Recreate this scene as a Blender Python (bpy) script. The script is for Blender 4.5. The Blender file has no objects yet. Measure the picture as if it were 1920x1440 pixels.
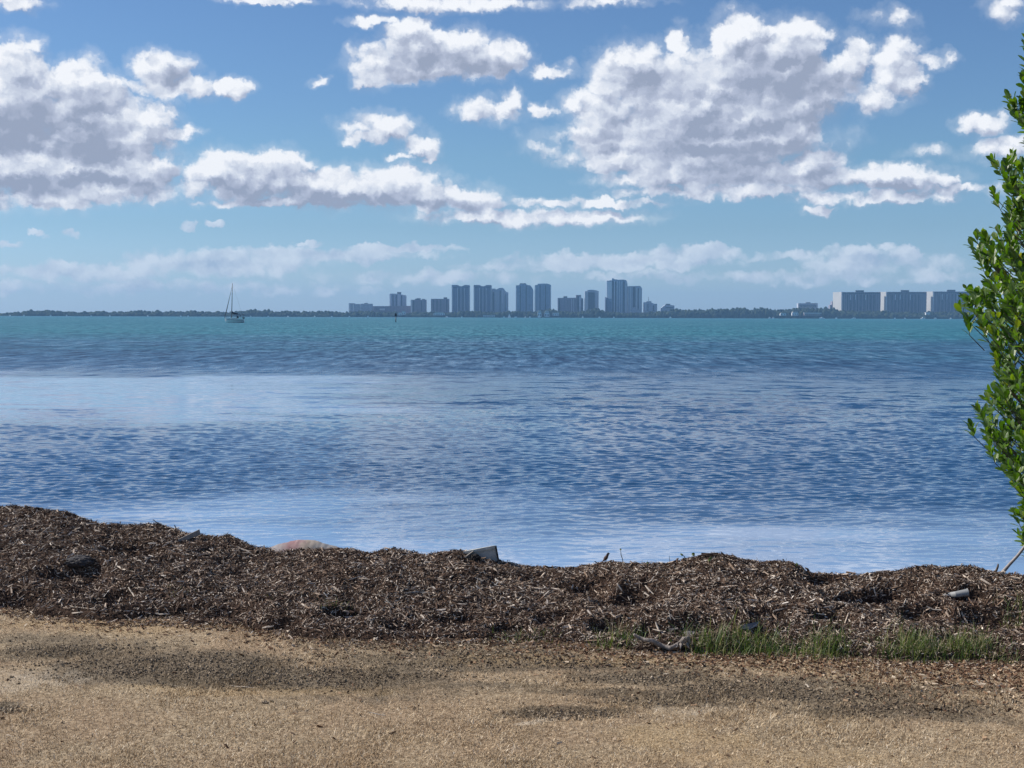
import bpy, math, random
import numpy as np
from mathutils import Vector, Matrix, Quaternion, Euler
R = math.radians
random.seed(7)
rng = np.random.default_rng(11)
scene = bpy.context.scene
COL = scene.collection

# ------------------------------------------------------------------ camera
F = 2788.0            # focal length in pixels of the 1920 px wide photograph
CAM_H = 2.6           # above the lawn
WATER_Z = -0.6
cam_data = bpy.data.cameras.new("camera")
cam = bpy.data.objects.new("camera", cam_data)
COL.objects.link(cam)
cam_data.sensor_width = 36.0
cam_data.lens = 36.0 * F / 1920.0
cam_data.clip_start = 0.1
cam_data.clip_end = 40000.0
HOR = 593.5           # row of the true horizon in the middle of the picture
PITCH = math.atan((720 - HOR) / F)
ROLL = math.atan(6.2 / 1920.0)
cam.location = (0, 0, CAM_H)
cam.rotation_euler = (Matrix.Rotation(math.pi / 2 - PITCH, 4, 'X') @ Matrix.Rotation(ROLL, 4, 'Z')).to_euler()
scene.camera = cam
CM = cam.rotation_euler.to_matrix()

def ray(px, py):
    return (CM @ Vector(((px - 960) / F, (720 - py) / F, -1.0))).normalized()

def at(px, py, Y):
    """point seen at photograph pixel px,py lying Y metres ahead of the camera"""
    d = ray(px, py)
    return Vector((0, 0, CAM_H)) + d * (Y / d.y)

# ------------------------------------------------------------------ sun and sky
SUN_EL, SUN_AZ = R(39), R(-73)
sun_dir = Vector((math.sin(SUN_AZ) * math.cos(SUN_EL), math.cos(SUN_AZ) * math.cos(SUN_EL), math.sin(SUN_EL)))
sl = bpy.data.lights.new("sun", 'SUN')
sl.energy = 5.0
sl.angle = R(0.5)
sl.color = (1.0, 0.95, 0.88)
so = bpy.data.objects.new("sun", sl)
COL.objects.link(so)
so.rotation_euler = sun_dir.to_track_quat('Z', 'Y').to_euler()

scene.view_settings.view_transform = 'Standard'
scene.view_settings.look = 'None'
scene.view_settings.exposure = 0.10
scene.view_settings.gamma = 1.0
scene.view_settings.use_curve_mapping = False
cy = scene.cycles
cy.use_denoising = True
cy.max_bounces = 8
cy.diffuse_bounces = 2
cy.glossy_bounces = 3
cy.transmission_bounces = 3
cy.transparent_max_bounces = 8
cy.volume_bounces = 0
cy.sample_clamp_indirect = 4.0
cy.caustics_reflective = False
cy.caustics_refractive = False

# ------------------------------------------------------------------ node helper
class N:
    """thin wrapper that writes shader node expressions"""
    def __init__(s, tree): s.t = tree
    def node(s, typ, ins=None, out=0, **props):
        n = s.t.nodes.new(typ)
        for k, v in props.items(): setattr(n, k, v)
        for k, v in (ins or {}).items():
            sock = n.inputs[k]
            if hasattr(v, 'is_linked') or isinstance(v, bpy.types.NodeSocket): s.t.links.new(v, sock)
            else: sock.default_value = v
        return n.outputs[out] if out is not None else n
    def m(s, op, a, b=0.0, c=0.0, clamp=False):
        return s.node('ShaderNodeMath', {0: a, 1: b, 2: c}, operation=op, use_clamp=clamp)
    def add(s, a, b): return s.m('ADD', a, b)
    def sub(s, a, b): return s.m('SUBTRACT', a, b)
    def mul(s, a, b): return s.m('MULTIPLY', a, b)
    def mad(s, a, b, c): return s.m('MULTIPLY_ADD', a, b, c)
    def vm(s, op, a, b=(0, 0, 0), c=(0, 0, 0), out=0):
        n = s.t.nodes.new('ShaderNodeVectorMath'); n.operation = op
        for i, v in enumerate((a, b, c)):
            if i >= len(n.inputs): break
            if isinstance(v, bpy.types.NodeSocket): s.t.links.new(v, n.inputs[i])
            else: n.inputs[i].default_value = v
        return n.outputs[out]
    def ss(s, x, lo, hi, a=0.0, b=1.0, mode='SMOOTHSTEP'):
        return s.node('ShaderNodeMapRange', {0: x, 1: lo, 2: hi, 3: a, 4: b}, interpolation_type=mode)
    def noise(s, vec, scale, detail=2.0, rough=0.5, dims='3D', dist=0.0, out=0, lac=2.0):
        return s.node('ShaderNodeTexNoise', {'Vector': vec, 'Scale': scale, 'Detail': detail, 'Roughness': rough, 'Distortion': dist, 'Lacunarity': lac}, out=out, noise_dimensions=dims)
    def mix(s, f, a, b, blend='MIX'):
        n = s.t.nodes.new('ShaderNodeMix'); n.data_type = 'RGBA'; n.blend_type = blend
        for i, v in ((0, f), (6, a), (7, b)):
            if isinstance(v, bpy.types.NodeSocket): s.t.links.new(v, n.inputs[i])
            else: n.inputs[i].default_value = (v if i == 0 else (tuple(v) + (1,))[:4])
        return n.outputs[2]
    def ramp(s, f, stops, interp='LINEAR'):
        n = s.t.nodes.new('ShaderNodeValToRGB'); n.color_ramp.interpolation = interp
        e = n.color_ramp.elements
        while len(e) < len(stops): e.new(0.5)
        for el, (p, c) in zip(e, stops): el.position = p; el.color = (tuple(c) + (1,))[:4]
        s.t.links.new(f, n.inputs[0])
        return n.outputs[0]
    def xyz(s, x=0.0, y=0.0, z=0.0): return s.node('ShaderNodeCombineXYZ', {0: x, 1: y, 2: z})

def azel(px, py):
    d = ray(px, py)
    return math.degrees(math.atan2(d.x, d.y)), math.degrees(math.asin(d.z))
DEG = 48.66           # photograph pixels in one degree

# cloud lobes: photograph x, y, half width, half height, weight
LOBES = [
 (30,125,50,48,1),(10,200,120,75,1),(150,148,50,40,1),(150,225,110,80,1.1),(235,255,85,70,1),(60,300,170,75,1.1),
 (240,310,90,60,1),(325,250,45,13,.7),(60,368,140,22,.9),(200,352,110,30,.9),(300,320,45,22,.8),
 (303,140,50,38,1),(350,165,65,20,.9),(430,165,35,15,.8),(265,165,35,14,.7),
 (430,330,85,42,1),(520,325,72,38,1),(600,350,95,36,1),(740,350,90,38,1),(830,368,95,26,.95),(900,378,60,15,.8),
 (375,350,34,20,.7),(1000,408,190,15,.75),(1080,381,150,8,.6),(420,382,45,7,.6),(560,378,150,9,.7),
 (700,120,45,40,1),(780,85,58,46,1),(862,95,55,38,1),(950,108,45,30,.95),(800,125,135,24,.9),(700,150,32,14,.8),
 (915,205,58,24,.8),(955,188,26,20,.7),(705,238,62,25,.8),(690,262,38,10,.7),(790,272,34,24,.6),(803,300,14,7,.7),(757,294,25,6,.5),
 (1020,205,22,11,.5),(1035,137,40,12,.45),(1065,122,15,10,.4),(605,153,14,6,.4),
 (1385,85,50,58,1),(1480,95,70,52,1),(1275,72,22,26,.8),(1195,145,85,60,1),(1120,235,70,58,1),(1300,180,130,85,1.1),
 (1420,180,140,90,1.1),(1520,145,95,50,1),(1602,108,38,38,.95),(1685,130,45,52,.8),(1735,112,45,13,.7),(1640,180,36,26,.7),
 (1290,265,230,62,1.05),(1455,255,90,55,1),(1200,292,135,32,.9),(1350,325,200,30,.85),(1520,310,60,26,.85),
 (1625,332,130,20,.75),(1715,338,70,11,.65),(1350,360,165,12,.7),(1640,370,140,12,.65),(1800,355,65,8,.55),
 (1848,232,40,20,.75),(1885,280,65,20,.7),(1530,395,24,6,.45),(1740,285,30,9,.25),
 (30,5,50,14,.7),(500,0,75,7,.7),(840,5,160,15,.7),(705,38,42,9,.5),(1895,15,34,24,.5),(1665,35,25,12,.2),(1140,2,60,7,.3),
]
BANDS = [
 (560,477,230,13,.75),(430,492,180,22,.7),(120,510,170,14,.6),(760,466,100,8,.75),(1150,489,205,15,.75),(1295,474,90,14,.75),
 (1500,478,80,8,.4),(1590,475,40,14,.5),(1650,492,120,22,.45),(355,425,16,6,.5),(403,424,13,5,.45),(75,441,18,4,.4),(130,441,18,6,.5),
 (20,457,22,4,.45),(575,455,16,4,.4),(1660,460,16,6,.4),(1710,470,30,8,.4),(1000,500,120,9,.4),(250,540,300,10,.3),(1500,520,260,9,.25),(800,520,200,10,.3),
]
# grey, shaded bellies of the clouds
BELLIES = [
 (90,235,110,45,1),(60,275,160,22,.9),(170,300,60,12,.6),(60,348,70,16,.6),(210,340,50,12,.6),(325,325,20,15,.5),
 (500,360,90,22,.8),(620,380,160,14,.8),(850,382,80,12,.6),(330,150,25,18,.6),(310,135,18,14,.3),
 (790,125,70,22,.7),(880,125,80,14,.6),(740,100,24,22,.4),
 (1470,150,110,45,1),(1230,150,70,25,.3),(1330,245,130,18,.8),(1390,280,170,14,.7),(1460,300,110,22,.6),(1400,330,130,14,.6),(1540,215,60,20,.5),(1700,345,90,8,.4),(1600,345,60,8,.4),(1180,230,40,14,.3),(1120,255,60,8,.3),
]
BANDBELLIES = [(400,500,80,14,.6),(1620,485,60,12,.6),(1270,492,60,7,.4),(700,490,80,7,.4)]

def build_world():
    w = bpy.data.worlds.new("World"); scene.world = w; w.use_nodes = True
    t = w.node_tree; t.nodes.clear(); n = N(t)
    sky = n.node('ShaderNodeTexSky', sky_type='NISHITA', sun_disc=False, sun_elevation=SUN_EL, sun_rotation=SUN_AZ % (2 * math.pi),
                 altitude=0.0, air_density=1.0, dust_density=0.5, ozone_density=2.0)
    co = n.node('ShaderNodeTexCoord', out=0)
    sp = n.node('ShaderNodeSeparateXYZ', {0: co}, out=None)
    az = n.mul(n.m('ARCTAN2', sp.outputs[0], sp.outputs[1]), 180 / math.pi)
    el = n.mul(n.m('ARCSINE', sp.outputs[2]), 180 / math.pi)
    P = n.xyz(az, el, 0.0)
    # white balance of the clear sky by elevation (the camera's, cooler than the sky model's)
    e01 = n.m('DIVIDE', n.m('MAXIMUM', el, 0.0), 40.0)
    skyc = n.mix(1.0, sky, n.ramp(e01, SKY_TINT), 'MULTIPLY')
    k = CLOUD_GAIN
    def scale(c, s): return n.vm('MULTIPLY', c, (s, s, s))
    def bgd(c): return n.node('ShaderNodeBackground', {0: c, 1: SKY_STRENGTH})
    def section(a0, a1):
        g = bpy.data.node_groups.new("clouds", 'ShaderNodeTree')
        g.interface.new_socket("Dir", in_out='INPUT', socket_type='NodeSocketVector')
        g.interface.new_socket("Sky", in_out='INPUT', socket_type='NodeSocketColor')
        g.interface.new_socket("Shader", in_out='OUTPUT', socket_type='NodeSocketShader')
        n = N(g); gi = g.nodes.new('NodeGroupInput'); go = g.nodes.new('NodeGroupOutput')
        P, skyc = gi.outputs[0], gi.outputs[1]
        def scale(c, s): return n.vm('MULTIPLY', c, (s, s, s))
        # ragged outlines: warp the direction before it meets the lobes
        w1 = n.vm('SUBTRACT', n.noise(P, 0.9, 3, .55, out=1, dims='2D'), (.5, .5, .5))
        w2 = n.vm('SUBTRACT', n.noise(P, 3.2, 3, .6, out=1, dims='2D'), (.5, .5, .5))
        Pw = n.vm('MULTIPLY_ADD', w1, (1.0, .75, 0), P)
        Pw = n.vm('MULTIPLY_ADD', w2, (.34, .28, 0), Pw)
        def field(lobes, c=.15, Pw=Pw):
            f = None
            for (x, y, rx, ry, wt) in lobes:
                a, e = azel(x, y)
                reach = 1.6 * rx / DEG + .9
                if a + reach < a0 or a - reach > a1: continue
                sx, sy = DEG / (rx * 1.06), DEG / (ry * 1.08)
                q = n.vm('MULTIPLY_ADD', Pw, (sx, sy, 0), (-a * sx, -e * sy, 0))
                d = n.mad(n.vm('DOT_PRODUCT', q, q, out=1), -wt, wt)
                f = d if f is None else n.node('ShaderNodeMath', {0: f, 1: d, 2: c}, operation='SMOOTH_MAX')
            return n.m('MAXIMUM', f, -1.5) if f is not None else -1.5
        F0 = field(LOBES); F1 = field([l for l in LOBES if l[2] > 24], .15, n.vm('ADD', Pw, (-.30, .42, 0))); FB = field(BANDS, .1); B0 = field(BELLIES, .2); B1 = field(BANDBELLIES, .2)
        # billows, and the same billows a little way towards the sun
        def billow(P, det):
            P = n.vm('MULTIPLY', P, (1, 1.35, 0))
            a = n.noise(P, .66, det, .50, dims='2D')
            v = n.node('ShaderNodeTexVoronoi', {'Vector': P, 'Scale': 1.5}, voronoi_dimensions='2D', feature='F1')
            return n.mad(n.mul(v, v), -.24, n.mul(a, 1.05))
        Pv = n.vm('MULTIPLY_ADD', w2, (.45, .45, 0), P)
        A = billow(Pv, 8)
        lit = n.sub(billow(Pv, 4), billow(n.vm('ADD', Pv, (-.20, .30, 0)), 3))
        D = n.mad(n.sub(A, .42), 1.75, F0)
        alpha = n.ss(D, -.18, .56)
        wisp = n.mul(n.ss(n.mad(n.sub(A, .4), 1.6, F0), -.9, .5), .25)
        alpha = n.m('MAXIMUM', alpha, wisp)
        # brightness: white towards the sun and on thin edges, lilac grey deep inside
        L = n.mad(lit, 1.6, .575)
        L = n.add(L, n.ss(n.sub(F0, F1), -.45, .75, -.24, .42))
        L = n.add(L, n.mul(n.ss(D, .6, .05), .07))
        L = n.sub(L, n.mul(n.ss(D, .5, 1.6), .14))
        L = n.sub(L, n.mul(n.ss(n.mad(A, 1.6, n.sub(B0, .78)), -.7, .9), .50))
        L = n.mad(n.sub(A, .42), .35, L)
        ccol = n.ramp(L, [(0, (.31, .36, .48)), (.3, (.44, .49, .62)), (.62, (.64, .69, .79)), (1, (.88, .90, .94))])
        DB = n.mad(n.sub(A, .42), 1.6, FB)
        ab = n.mul(n.ss(DB, -.3, .6), .72)
        Lb = n.mad(lit, 1.6, .72)
        Lb = n.sub(Lb, n.mul(n.ss(B1, -.3, .8), .5))
        bcol = n.ramp(Lb, [(0, (.38, .47, .64)), (1, (.72, .78, .88))])
        c = n.mix(ab, skyc, scale(bcol, k))
        g.links.new(n.node('ShaderNodeBackground', {0: n.mix(alpha, c, scale(ccol, k)), 1: SKY_STRENGTH}), go.inputs[0])
        inst = t.nodes.new('ShaderNodeGroup'); inst.node_tree = g
        return inst
    # the rest of the sky: ordinary scattered clouds, fading in round the photographed part
    dz = n.m('MAXIMUM', sp.outputs[2], .04)
    G = n.vm('DIVIDE', co, n.xyz(dz, dz, dz))
    g = n.noise(G, .75, 6, .56, dims='2D')
    far = n.m('MAXIMUM', n.ss(n.m('ABSOLUTE', az), 21.5, 27), n.ss(el, 13.6, 17))
    ga = n.mul(n.mul(n.ss(g, .54, .66), far), n.ss(el, 1.5, 5))
    gcol = n.ramp(g, [(.52, (.80, .84, .90)), (.75, (.40, .45, .56))])
    sh = bgd(n.mix(ga, skyc, scale(gcol, k)))
    edges = [-22, -13, -7, -1.5, 4, 8.5, 13.5, 22]
    inside = n.m('MULTIPLY', n.m('GREATER_THAN', el, -.3), n.m('LESS_THAN', el, 13.6))
    for a0, a1 in zip(edges, edges[1:]):
        f = n.mul(n.mul(n.m('GREATER_THAN', az, a0), n.m('LESS_THAN', az, a1)), inside)
        inst = section(a0, a1)
        t.links.new(P, inst.inputs[0]); t.links.new(skyc, inst.inputs[1])
        sh = n.node('ShaderNodeMixShader', {0: f, 1: sh, 2: inst.outputs[0]})
    o = t.nodes.new('ShaderNodeOutputWorld'); t.links.new(sh, o.inputs[0])
    w.cycles.sampling_method = 'MANUAL'; w.cycles.sample_map_resolution = 512

SKY_STRENGTH = 0.10
CLOUD_GAIN = 1.0 / SKY_STRENGTH     # cloud radiance is given in picture units
SKY_TINT = [(0, (.76, 1.08, 1.85)), (.04, (.66, .91, 1.40)), (.085, (.55, .77, 1.10)), (.15, (.54, .75, .98)), (.20, (.53, .72, .96)), (.30, (.52, .69, .93)), (.8, (.45, .62, .85))]
build_world()

# ------------------------------------------------------------------ object helpers
def tag(o, label=None, cat=None, group=None, kind=None):
    if label: o['label'] = label
    if cat: o['category'] = cat
    if group: o['group'] = group
    if kind: o['kind'] = kind
    return o

def link(name, me, mats=None, parent=None, loc=None):
    o = bpy.data.objects.new(name, me); COL.objects.link(o)
    if mats is not None and me is not None and not me.materials:
        for m in (mats if isinstance(mats, (list, tuple)) else [mats]): me.materials.append(m)
    if parent: o.parent = parent
    if loc is not None: o.location = loc
    return o

def empty(name, loc, rz=0.0):
    o = bpy.data.objects.new(name, None); COL.objects.link(o)
    o.empty_display_size = .1; o.location = loc; o.rotation_euler = (0, 0, rz)
    return o

def npmesh(name, V, Fc, smooth=False, mat_idx=None):
    """V (n,3) array, Fc (m,k) array of equal sized faces"""
    V = np.asarray(V, dtype=np.float32); Fc = np.asarray(Fc, dtype=np.int32)
    me = bpy.data.meshes.new(name)
    me.vertices.add(len(V)); me.vertices.foreach_set('co', V.ravel())
    k = Fc.shape[1]; m = len(Fc)
    me.loops.add(m * k); me.loops.foreach_set('vertex_index', Fc.ravel())
    me.polygons.add(m)
    me.polygons.foreach_set('loop_start', np.arange(0, m * k, k, dtype=np.int32))
    me.polygons.foreach_set('loop_total', np.full(m, k, dtype=np.int32))
    if mat_idx is not None: me.polygons.foreach_set('material_index', np.asarray(mat_idx, dtype=np.int32))
    me.polygons.foreach_set('use_smooth', np.full(m, smooth))
    me.update(calc_edges=True); me.validate()
    return me

class MB:
    """collects simple shapes into one mesh"""
    def __init__(s): s.v = []; s.f = []; s.sm = []
    def addm(s, vs, fs, smooth=False):
        b = len(s.v); s.v += [tuple(v) for v in vs]; s.f += [tuple(i + b for i in f) for f in fs]; s.sm += [smooth] * len(fs)
        return s
    def box(s, x0, x1, y0, y1, z0, z1):
        return s.addm([(x0,y0,z0),(x1,y0,z0),(x1,y1,z0),(x0,y1,z0),(x0,y0,z1),(x1,y0,z1),(x1,y1,z1),(x0,y1,z1)],
                      [(0,3,2,1),(4,5,6,7),(0,1,5,4),(1,2,6,5),(2,3,7,6),(3,0,4,7)])
    def prism(s, pts, y0, y1):
        """pts: (x,z) outline, extruded along y"""
        k = len(pts)
        vs = [(x, y0, z) for x, z in pts] + [(x, y1, z) for x, z in pts]
        fs = [tuple(range(k)), tuple(range(2 * k - 1, k - 1, -1))] + [(i, i + k, (i + 1) % k + k, (i + 1) % k) for i in range(k)]
        return s.addm(vs, fs)
    def tube(s, pts, rad, seg=8, cap=True, smooth=True, flat=1.0):
        pts = [Vector(p) for p in pts]; k = len(pts)
        if not isinstance(rad, (list, tuple)): rad = [rad] * k
        vs = []; up = Vector((0, 0, 1))
        d0 = (pts[1] - pts[0]).normalized()
        a = d0.cross(up if abs(d0.z) < .9 else Vector((1, 0, 0))).normalized()
        for i, p in enumerate(pts):
            d = (pts[min(i + 1, k - 1)] - pts[max(i - 1, 0)]).normalized()
            a = (a - d * a.dot(d)).normalized(); b = d.cross(a)
            for j in range(seg):
                t = 2 * math.pi * j / seg
                vs.append(p + a * (math.cos(t) * rad[i]) + b * (math.sin(t) * rad[i] * flat))
        fs = [(i * seg + j, i * seg + (j + 1) % seg, (i + 1) * seg + (j + 1) % seg, (i + 1) * seg + j) for i in range(k - 1) for j in range(seg)]
        if cap: fs += [tuple(range(seg - 1, -1, -1)), tuple((k - 1) * seg + j for j in range(seg))]
        return s.addm(vs, fs, smooth)
    def build(s, name, mats, parent=None, loc=None):
        me = bpy.data.meshes.new(name); me.from_pydata(s.v, [], s.f)
        me.polygons.foreach_set('use_smooth', s.sm); me.update()
        return link(name, me, mats, parent, loc)

def material(name):
    m = bpy.data.materials.new(name); m.use_nodes = True
    t = m.node_tree; t.nodes.clear()
    o = t.nodes.new('ShaderNodeOutputMaterial')
    return m, N(t), o

def simple(name, col, rough=.7, var=.15, scale=8.0, metallic=0.0, bump=0.0, bscale=30.0, spec=.4):
    m, n, o = material(name)
    pos = n.node('ShaderNodeTexCoord', out=3)
    f = n.noise(pos, scale, 4, .6)
    a = tuple(c * (1 - var) for c in col); b = tuple(min(1, c * (1 + var)) for c in col)
    c = n.ramp(f, [(.3, a), (.7, b)])
    ins = {'Base Color': c, 'Roughness': rough, 'Metallic': metallic, 'Specular IOR Level': spec}
    if bump: ins['Normal'] = n.node('ShaderNodeBump', {'Strength': 1.0, 'Distance': bump, 'Height': n.noise(pos, bscale, 4, .6)})
    p = n.node('ShaderNodeBsdfPrincipled', ins)
    m.node_tree.links.new(p, o.inputs[0])
    return m

# ------------------------------------------------------------------ value noise in numpy
_tab = np.random.default_rng(5).random((256, 256))
def vn(x, y, seed=0):
    xi = np.floor(x).astype(int); yi = np.floor(y).astype(int)
    fx = x - xi; fy = y - yi
    fx = fx * fx * (3 - 2 * fx); fy = fy * fy * (3 - 2 * fy)
    s = seed * 37
    g = lambda i, j: _tab[(i + s) & 255, (j + s * 3) & 255]
    return (g(xi, yi) * (1 - fx) + g(xi + 1, yi) * fx) * (1 - fy) + (g(xi, yi + 1) * (1 - fx) + g(xi + 1, yi + 1) * fx) * fy
def fbm(x, y, octv=4, seed=0, gain=.5):
    a = 1.0; t = 0.0; s = 0.0
    for o in range(octv):
        t = t + a * (vn(x * 2 ** o, y * 2 ** o, seed + o) - .5); s += a; a *= gain
    return t / s * 2       # about -1..1

# ------------------------------------------------------------------ lie of the land
CREST = [(-1000,945),(-600,925),(-300,930),(-100,945),(0,950),(60,951),(130,960),(185,981),(230,986),(290,983),(340,998),(400,1008),(430,1006),(480,1026),(540,1030),(600,1028),
 (660,1030),(690,1038),(740,1030),(800,1038),(870,1034),(930,1052),(1000,1062),(1080,1066),(1100,1060),(1150,1056),(1200,1058),(1250,1056),
 (1290,1050),(1320,1040),(1345,1038),(1390,1050),(1440,1054),(1480,1056),(1500,1064),(1512,1076),(1580,1079),(1650,1076),(1690,1070),(1730,1062),(1820,1062),
 (1850,1070),(1880,1077),(1930,1080),(2050,1085),(2300,1070),(2600,1080),(3000,1065)]
BASE = [(-300,1130),(0,1143),(100,1155),(200,1165),(300,1163),(450,1175),(550,1193),(680,1202),(800,1202),(950,1202),(1100,1210),(1200,1224),
 (1350,1224),(1500,1224),(1650,1236),(1800,1238),(1920,1240),(2300,1245)]
def ground_hit(px, py, z=0.0):
    d = ray(px, py); return Vector((0, 0, CAM_H)) + d * ((z - CAM_H) / d.z)
_px = np.arange(-1000, 3001, 10.0)
_yb = np.interp(_px, [p[0] for p in BASE], [p[1] for p in BASE])
_yc = np.interp(_px, [p[0] for p in CREST], [p[1] for p in CREST])
_W = np.interp(_px, [0, 900, 1920], [2.5, 1.9, 1.8])
_bx, _bY, _cx, _cY, _cH = [], [], [], [], []
for i in range(len(_px)):
    b = ground_hit(_px[i], _yb[i]); _bx.append(b.x); _bY.append(b.y)
    c = at(_px[i], _yc[i], b.y + _W[i]); _cx.append(c.x); _cY.append(c.y); _cH.append(c.z)
_bx, _bY, _cx, _cY, _cH = map(np.array, (_bx, _bY, _cx, _cY, _cH))

def ground_z(x, y):
    x = np.asarray(x, float); y = np.asarray(y, float)
    z = fbm(x * .5, y * .5, 3, 3) * .015 + fbm(x * 4, y * 4, 2, 9) * .006
    Yc = np.interp(x, _cx, _cY)
    s = np.clip((y - Yc - .2), 0, None)
    return z - np.minimum(s * .42, 1.6) - .05 * np.clip(y - Yc + .6, 0, 1)

PITS = []     # x, y, rx, ry, depth, filled below
def berm_z(x, y, pits=True):
    x = np.asarray(x, float); y = np.asarray(y, float)
    Yb = np.interp(x, _bx, _bY) + fbm(x * 1.3, x * 0 + 2.5, 3, 21) * .12
    Yc = np.interp(x, _cx, _cY); H = np.interp(x, _cx, _cH)
    t = (y - Yb) / (Yc - Yb)
    tc = np.clip(t, 0, 1)
    prof = tc ** .62 * (1 - .0 * tc)
    z = H * prof
    # a step at the toe, lumps on the face
    env = np.clip(tc * 5, 0, 1) * np.clip((1.12 - t) * 5, .25, 1)
    z = z + env * (fbm(x * 1.6, y * 1.6, 3, 31) * .085 * np.clip((1.0 - tc) * 4, .15, 1) + fbm(x * 5, y * 5, 3, 41) * .036 + fbm(x * 16, y * 16, 2, 51) * .010)
    back = np.clip(t - 1, 0, None) * (Yc - Yb)
    z = z - back * .55 - .12 * back * back
    z = np.where(t < 0, -.05 + t * .5, z)
    if pits:
        for (a, b, rx, ry, dep) in PITS:
            q = ((x - a) / rx) ** 2 + ((y - b) / ry) ** 2
            z = z - dep * np.exp(-q * q * 1.2)
    return z

def surf_z(x, y): return np.maximum(berm_z(x, y), ground_z(x, y))
def hit(px, py, y0=6.0, y1=18.5):
    """where the view ray through px,py meets the land"""
    d = ray(px, py)
    ys = np.arange(y0, y1, .01); k = ys / d.y
    xs = d.x * k; zs = CAM_H + d.z * k
    h = surf_z(xs, ys)
    w = np.nonzero(zs <= h)[0]
    i = w[0] if len(w) else int(np.argmin(zs - h))
    return Vector((xs[i], ys[i], float(h[i])))

for (px, py, rx, ry, dep) in [(1110,1098,.20,.20,.12),(1185,1112,.34,.26,.20),(148,1068,.26,.2,.09),(250,1030,.28,.2,.14),(655,1150,.22,.14,.12),
        (535,1168,.16,.1,.08),(1625,1118,.24,.2,.16),(1680,1110,.24,.24,.20),(1150,1168,.2,.12,.10),(1210,1178,.22,.12,.10),(1735,1140,.2,.13,.09),
        (1850,1150,.3,.18,.12),(860,1160,.2,.12,.08),(210,1118,.2,.14,.08),(420,1150,.22,.12,.07),(760,1170,.2,.12,.07),(1040,1150,.2,.14,.09),(1300,1170,.25,.12,.09),(1440,1150,.2,.12,.08),(30,1130,.32,.16,.10),(960,1178,.2,.12,.08),(1560,1160,.2,.12,.08),(330,1150,.3,.1,.06),(1830,1112,.18,.13,.1),(1550,1094,.18,.1,.08)]:
    p = hit(px, py); PITS.append((p.x, p.y, rx, ry, dep * 1.3))

# ------------------------------------------------------------------ ground
def soil_patches(n, pos):
    """returns (dark, pale, straw) masks of the worn lawn, laid out in metres"""
    w = n.vm('SUBTRACT', n.noise(pos, 1.1, 4, .6, out=1), (.5, .5, .5))
    q = n.vm('MULTIPLY_ADD', w, (1.3, .9, 0), pos)
    def field(lst):
        f = None
        for (px, py, rx, ry, wt) in lst:
            c = ground_hit(px, py)
            e = ground_hit(px, py - ry); s = ground_hit(px, py + ry)
            sx = 1 / (rx / F * c.y); sy = 2 / (e.y - s.y)
            v = n.vm('MULTIPLY_ADD', q, (sx, sy, 0), (-c.x * sx, -c.y * sy, 0))
            d = n.mad(n.vm('DOT_PRODUCT', v, v, out=1), -wt, wt)
            f = d if f is None else n.node('ShaderNodeMath', {0: f, 1: d, 2: .2}, operation='SMOOTH_MAX')
        return f
    sp = n.noise(n.vm('MULTIPLY', pos, (1, .6, 1)), 6, 6, .7)
    def msk(f, a, b): return n.ss(n.mad(n.sub(sp, .5), 2.4, f), a, b)
    dark = field([(320,1250,270,34,1.5),(620,1268,240,26,1.3),(150,1218,190,18,.8),(900,1235,260,22,.75),(800,1210,200,12,.6),(1200,1272,170,14,.8),(1430,1292,230,20,.75),
                  (1680,1330,260,20,.8),(1060,1342,110,13,.9),(1250,1315,160,16,.5),(10,1331,50,7,1.1),(500,1318,14,3,1),(700,1300,200,12,.3),(1820,1345,130,14,.6),(1050,1250,330,12,.9),(1480,1308,330,12,.9),(100,1200,200,10,.6),(1150,1300,260,9,.7),(820,1290,240,8,.5),(1750,1300,200,8,.5)])
    pale = field([(1018,1358,62,7,1.0),(60,1275,120,22,.35),(1290,1337,60,9,.25)])
    straw = field([(1260,1388,130,22,.9),(500,1290,260,10,.6),(1100,1240,300,10,.6),(200,1175,260,12,.6),(1420,1425,260,20,.4)])
    return msk(dark, -.35, .75), msk(pale, -.3, .7), msk(straw, -.4, .8)

def mat_ground():
    m, n, o = material("dry_lawn_soil")
    pos = n.node('ShaderNodeNewGeometry', out=0)
    dk, pl, st = soil_patches(n, pos)
    big = n.noise(pos, .7, 4, .6); fine = n.noise(pos, 26, 6, .7); med = n.noise(pos, 5, 4, .6)
    c = n.ramp(fine, [(.32, (.16, .115, .070)), (.48, (.36, .28, .185)), (.62, (.52, .42, .285)), (.75, (.64, .54, .39))])
    c = n.mix(n.ss(big, .4, .62), c, n.mix(1.0, c, (.92, .86, .84), 'MULTIPLY'))
    c = n.mix(n.mul(n.ss(med, .5, .7), .4), c, (.20, .14, .09))
    c = n.mix(n.mul(dk, .85), c, n.ramp(fine, [(.35, (.075, .058, .040)), (.65, (.24, .195, .14))]))
    c = n.mix(n.mul(pl, .5), c, (.66, .58, .46))
    c = n.mix(n.mul(st, .35), c, (.50, .36, .19))
    # away from the photographed lawn it is ordinary grass
    c = n.mix(1.0, c, (1.03, 1.0, .96), 'MULTIPLY')
    h = n.add(n.mul(n.noise(pos, 42, 5, .7), .02), n.mul(med, .02))
    b = n.node('ShaderNodeBump', {'Strength': .9, 'Distance': 1.0, 'Height': h})
    p = n.node('ShaderNodeBsdfPrincipled', {'Base Color': c, 'Roughness': .95, 'Specular IOR Level': .15, 'Normal': b})
    m.node_tree.links.new(p, o.inputs[0])
    return m
M_ground = mat_ground()

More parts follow.
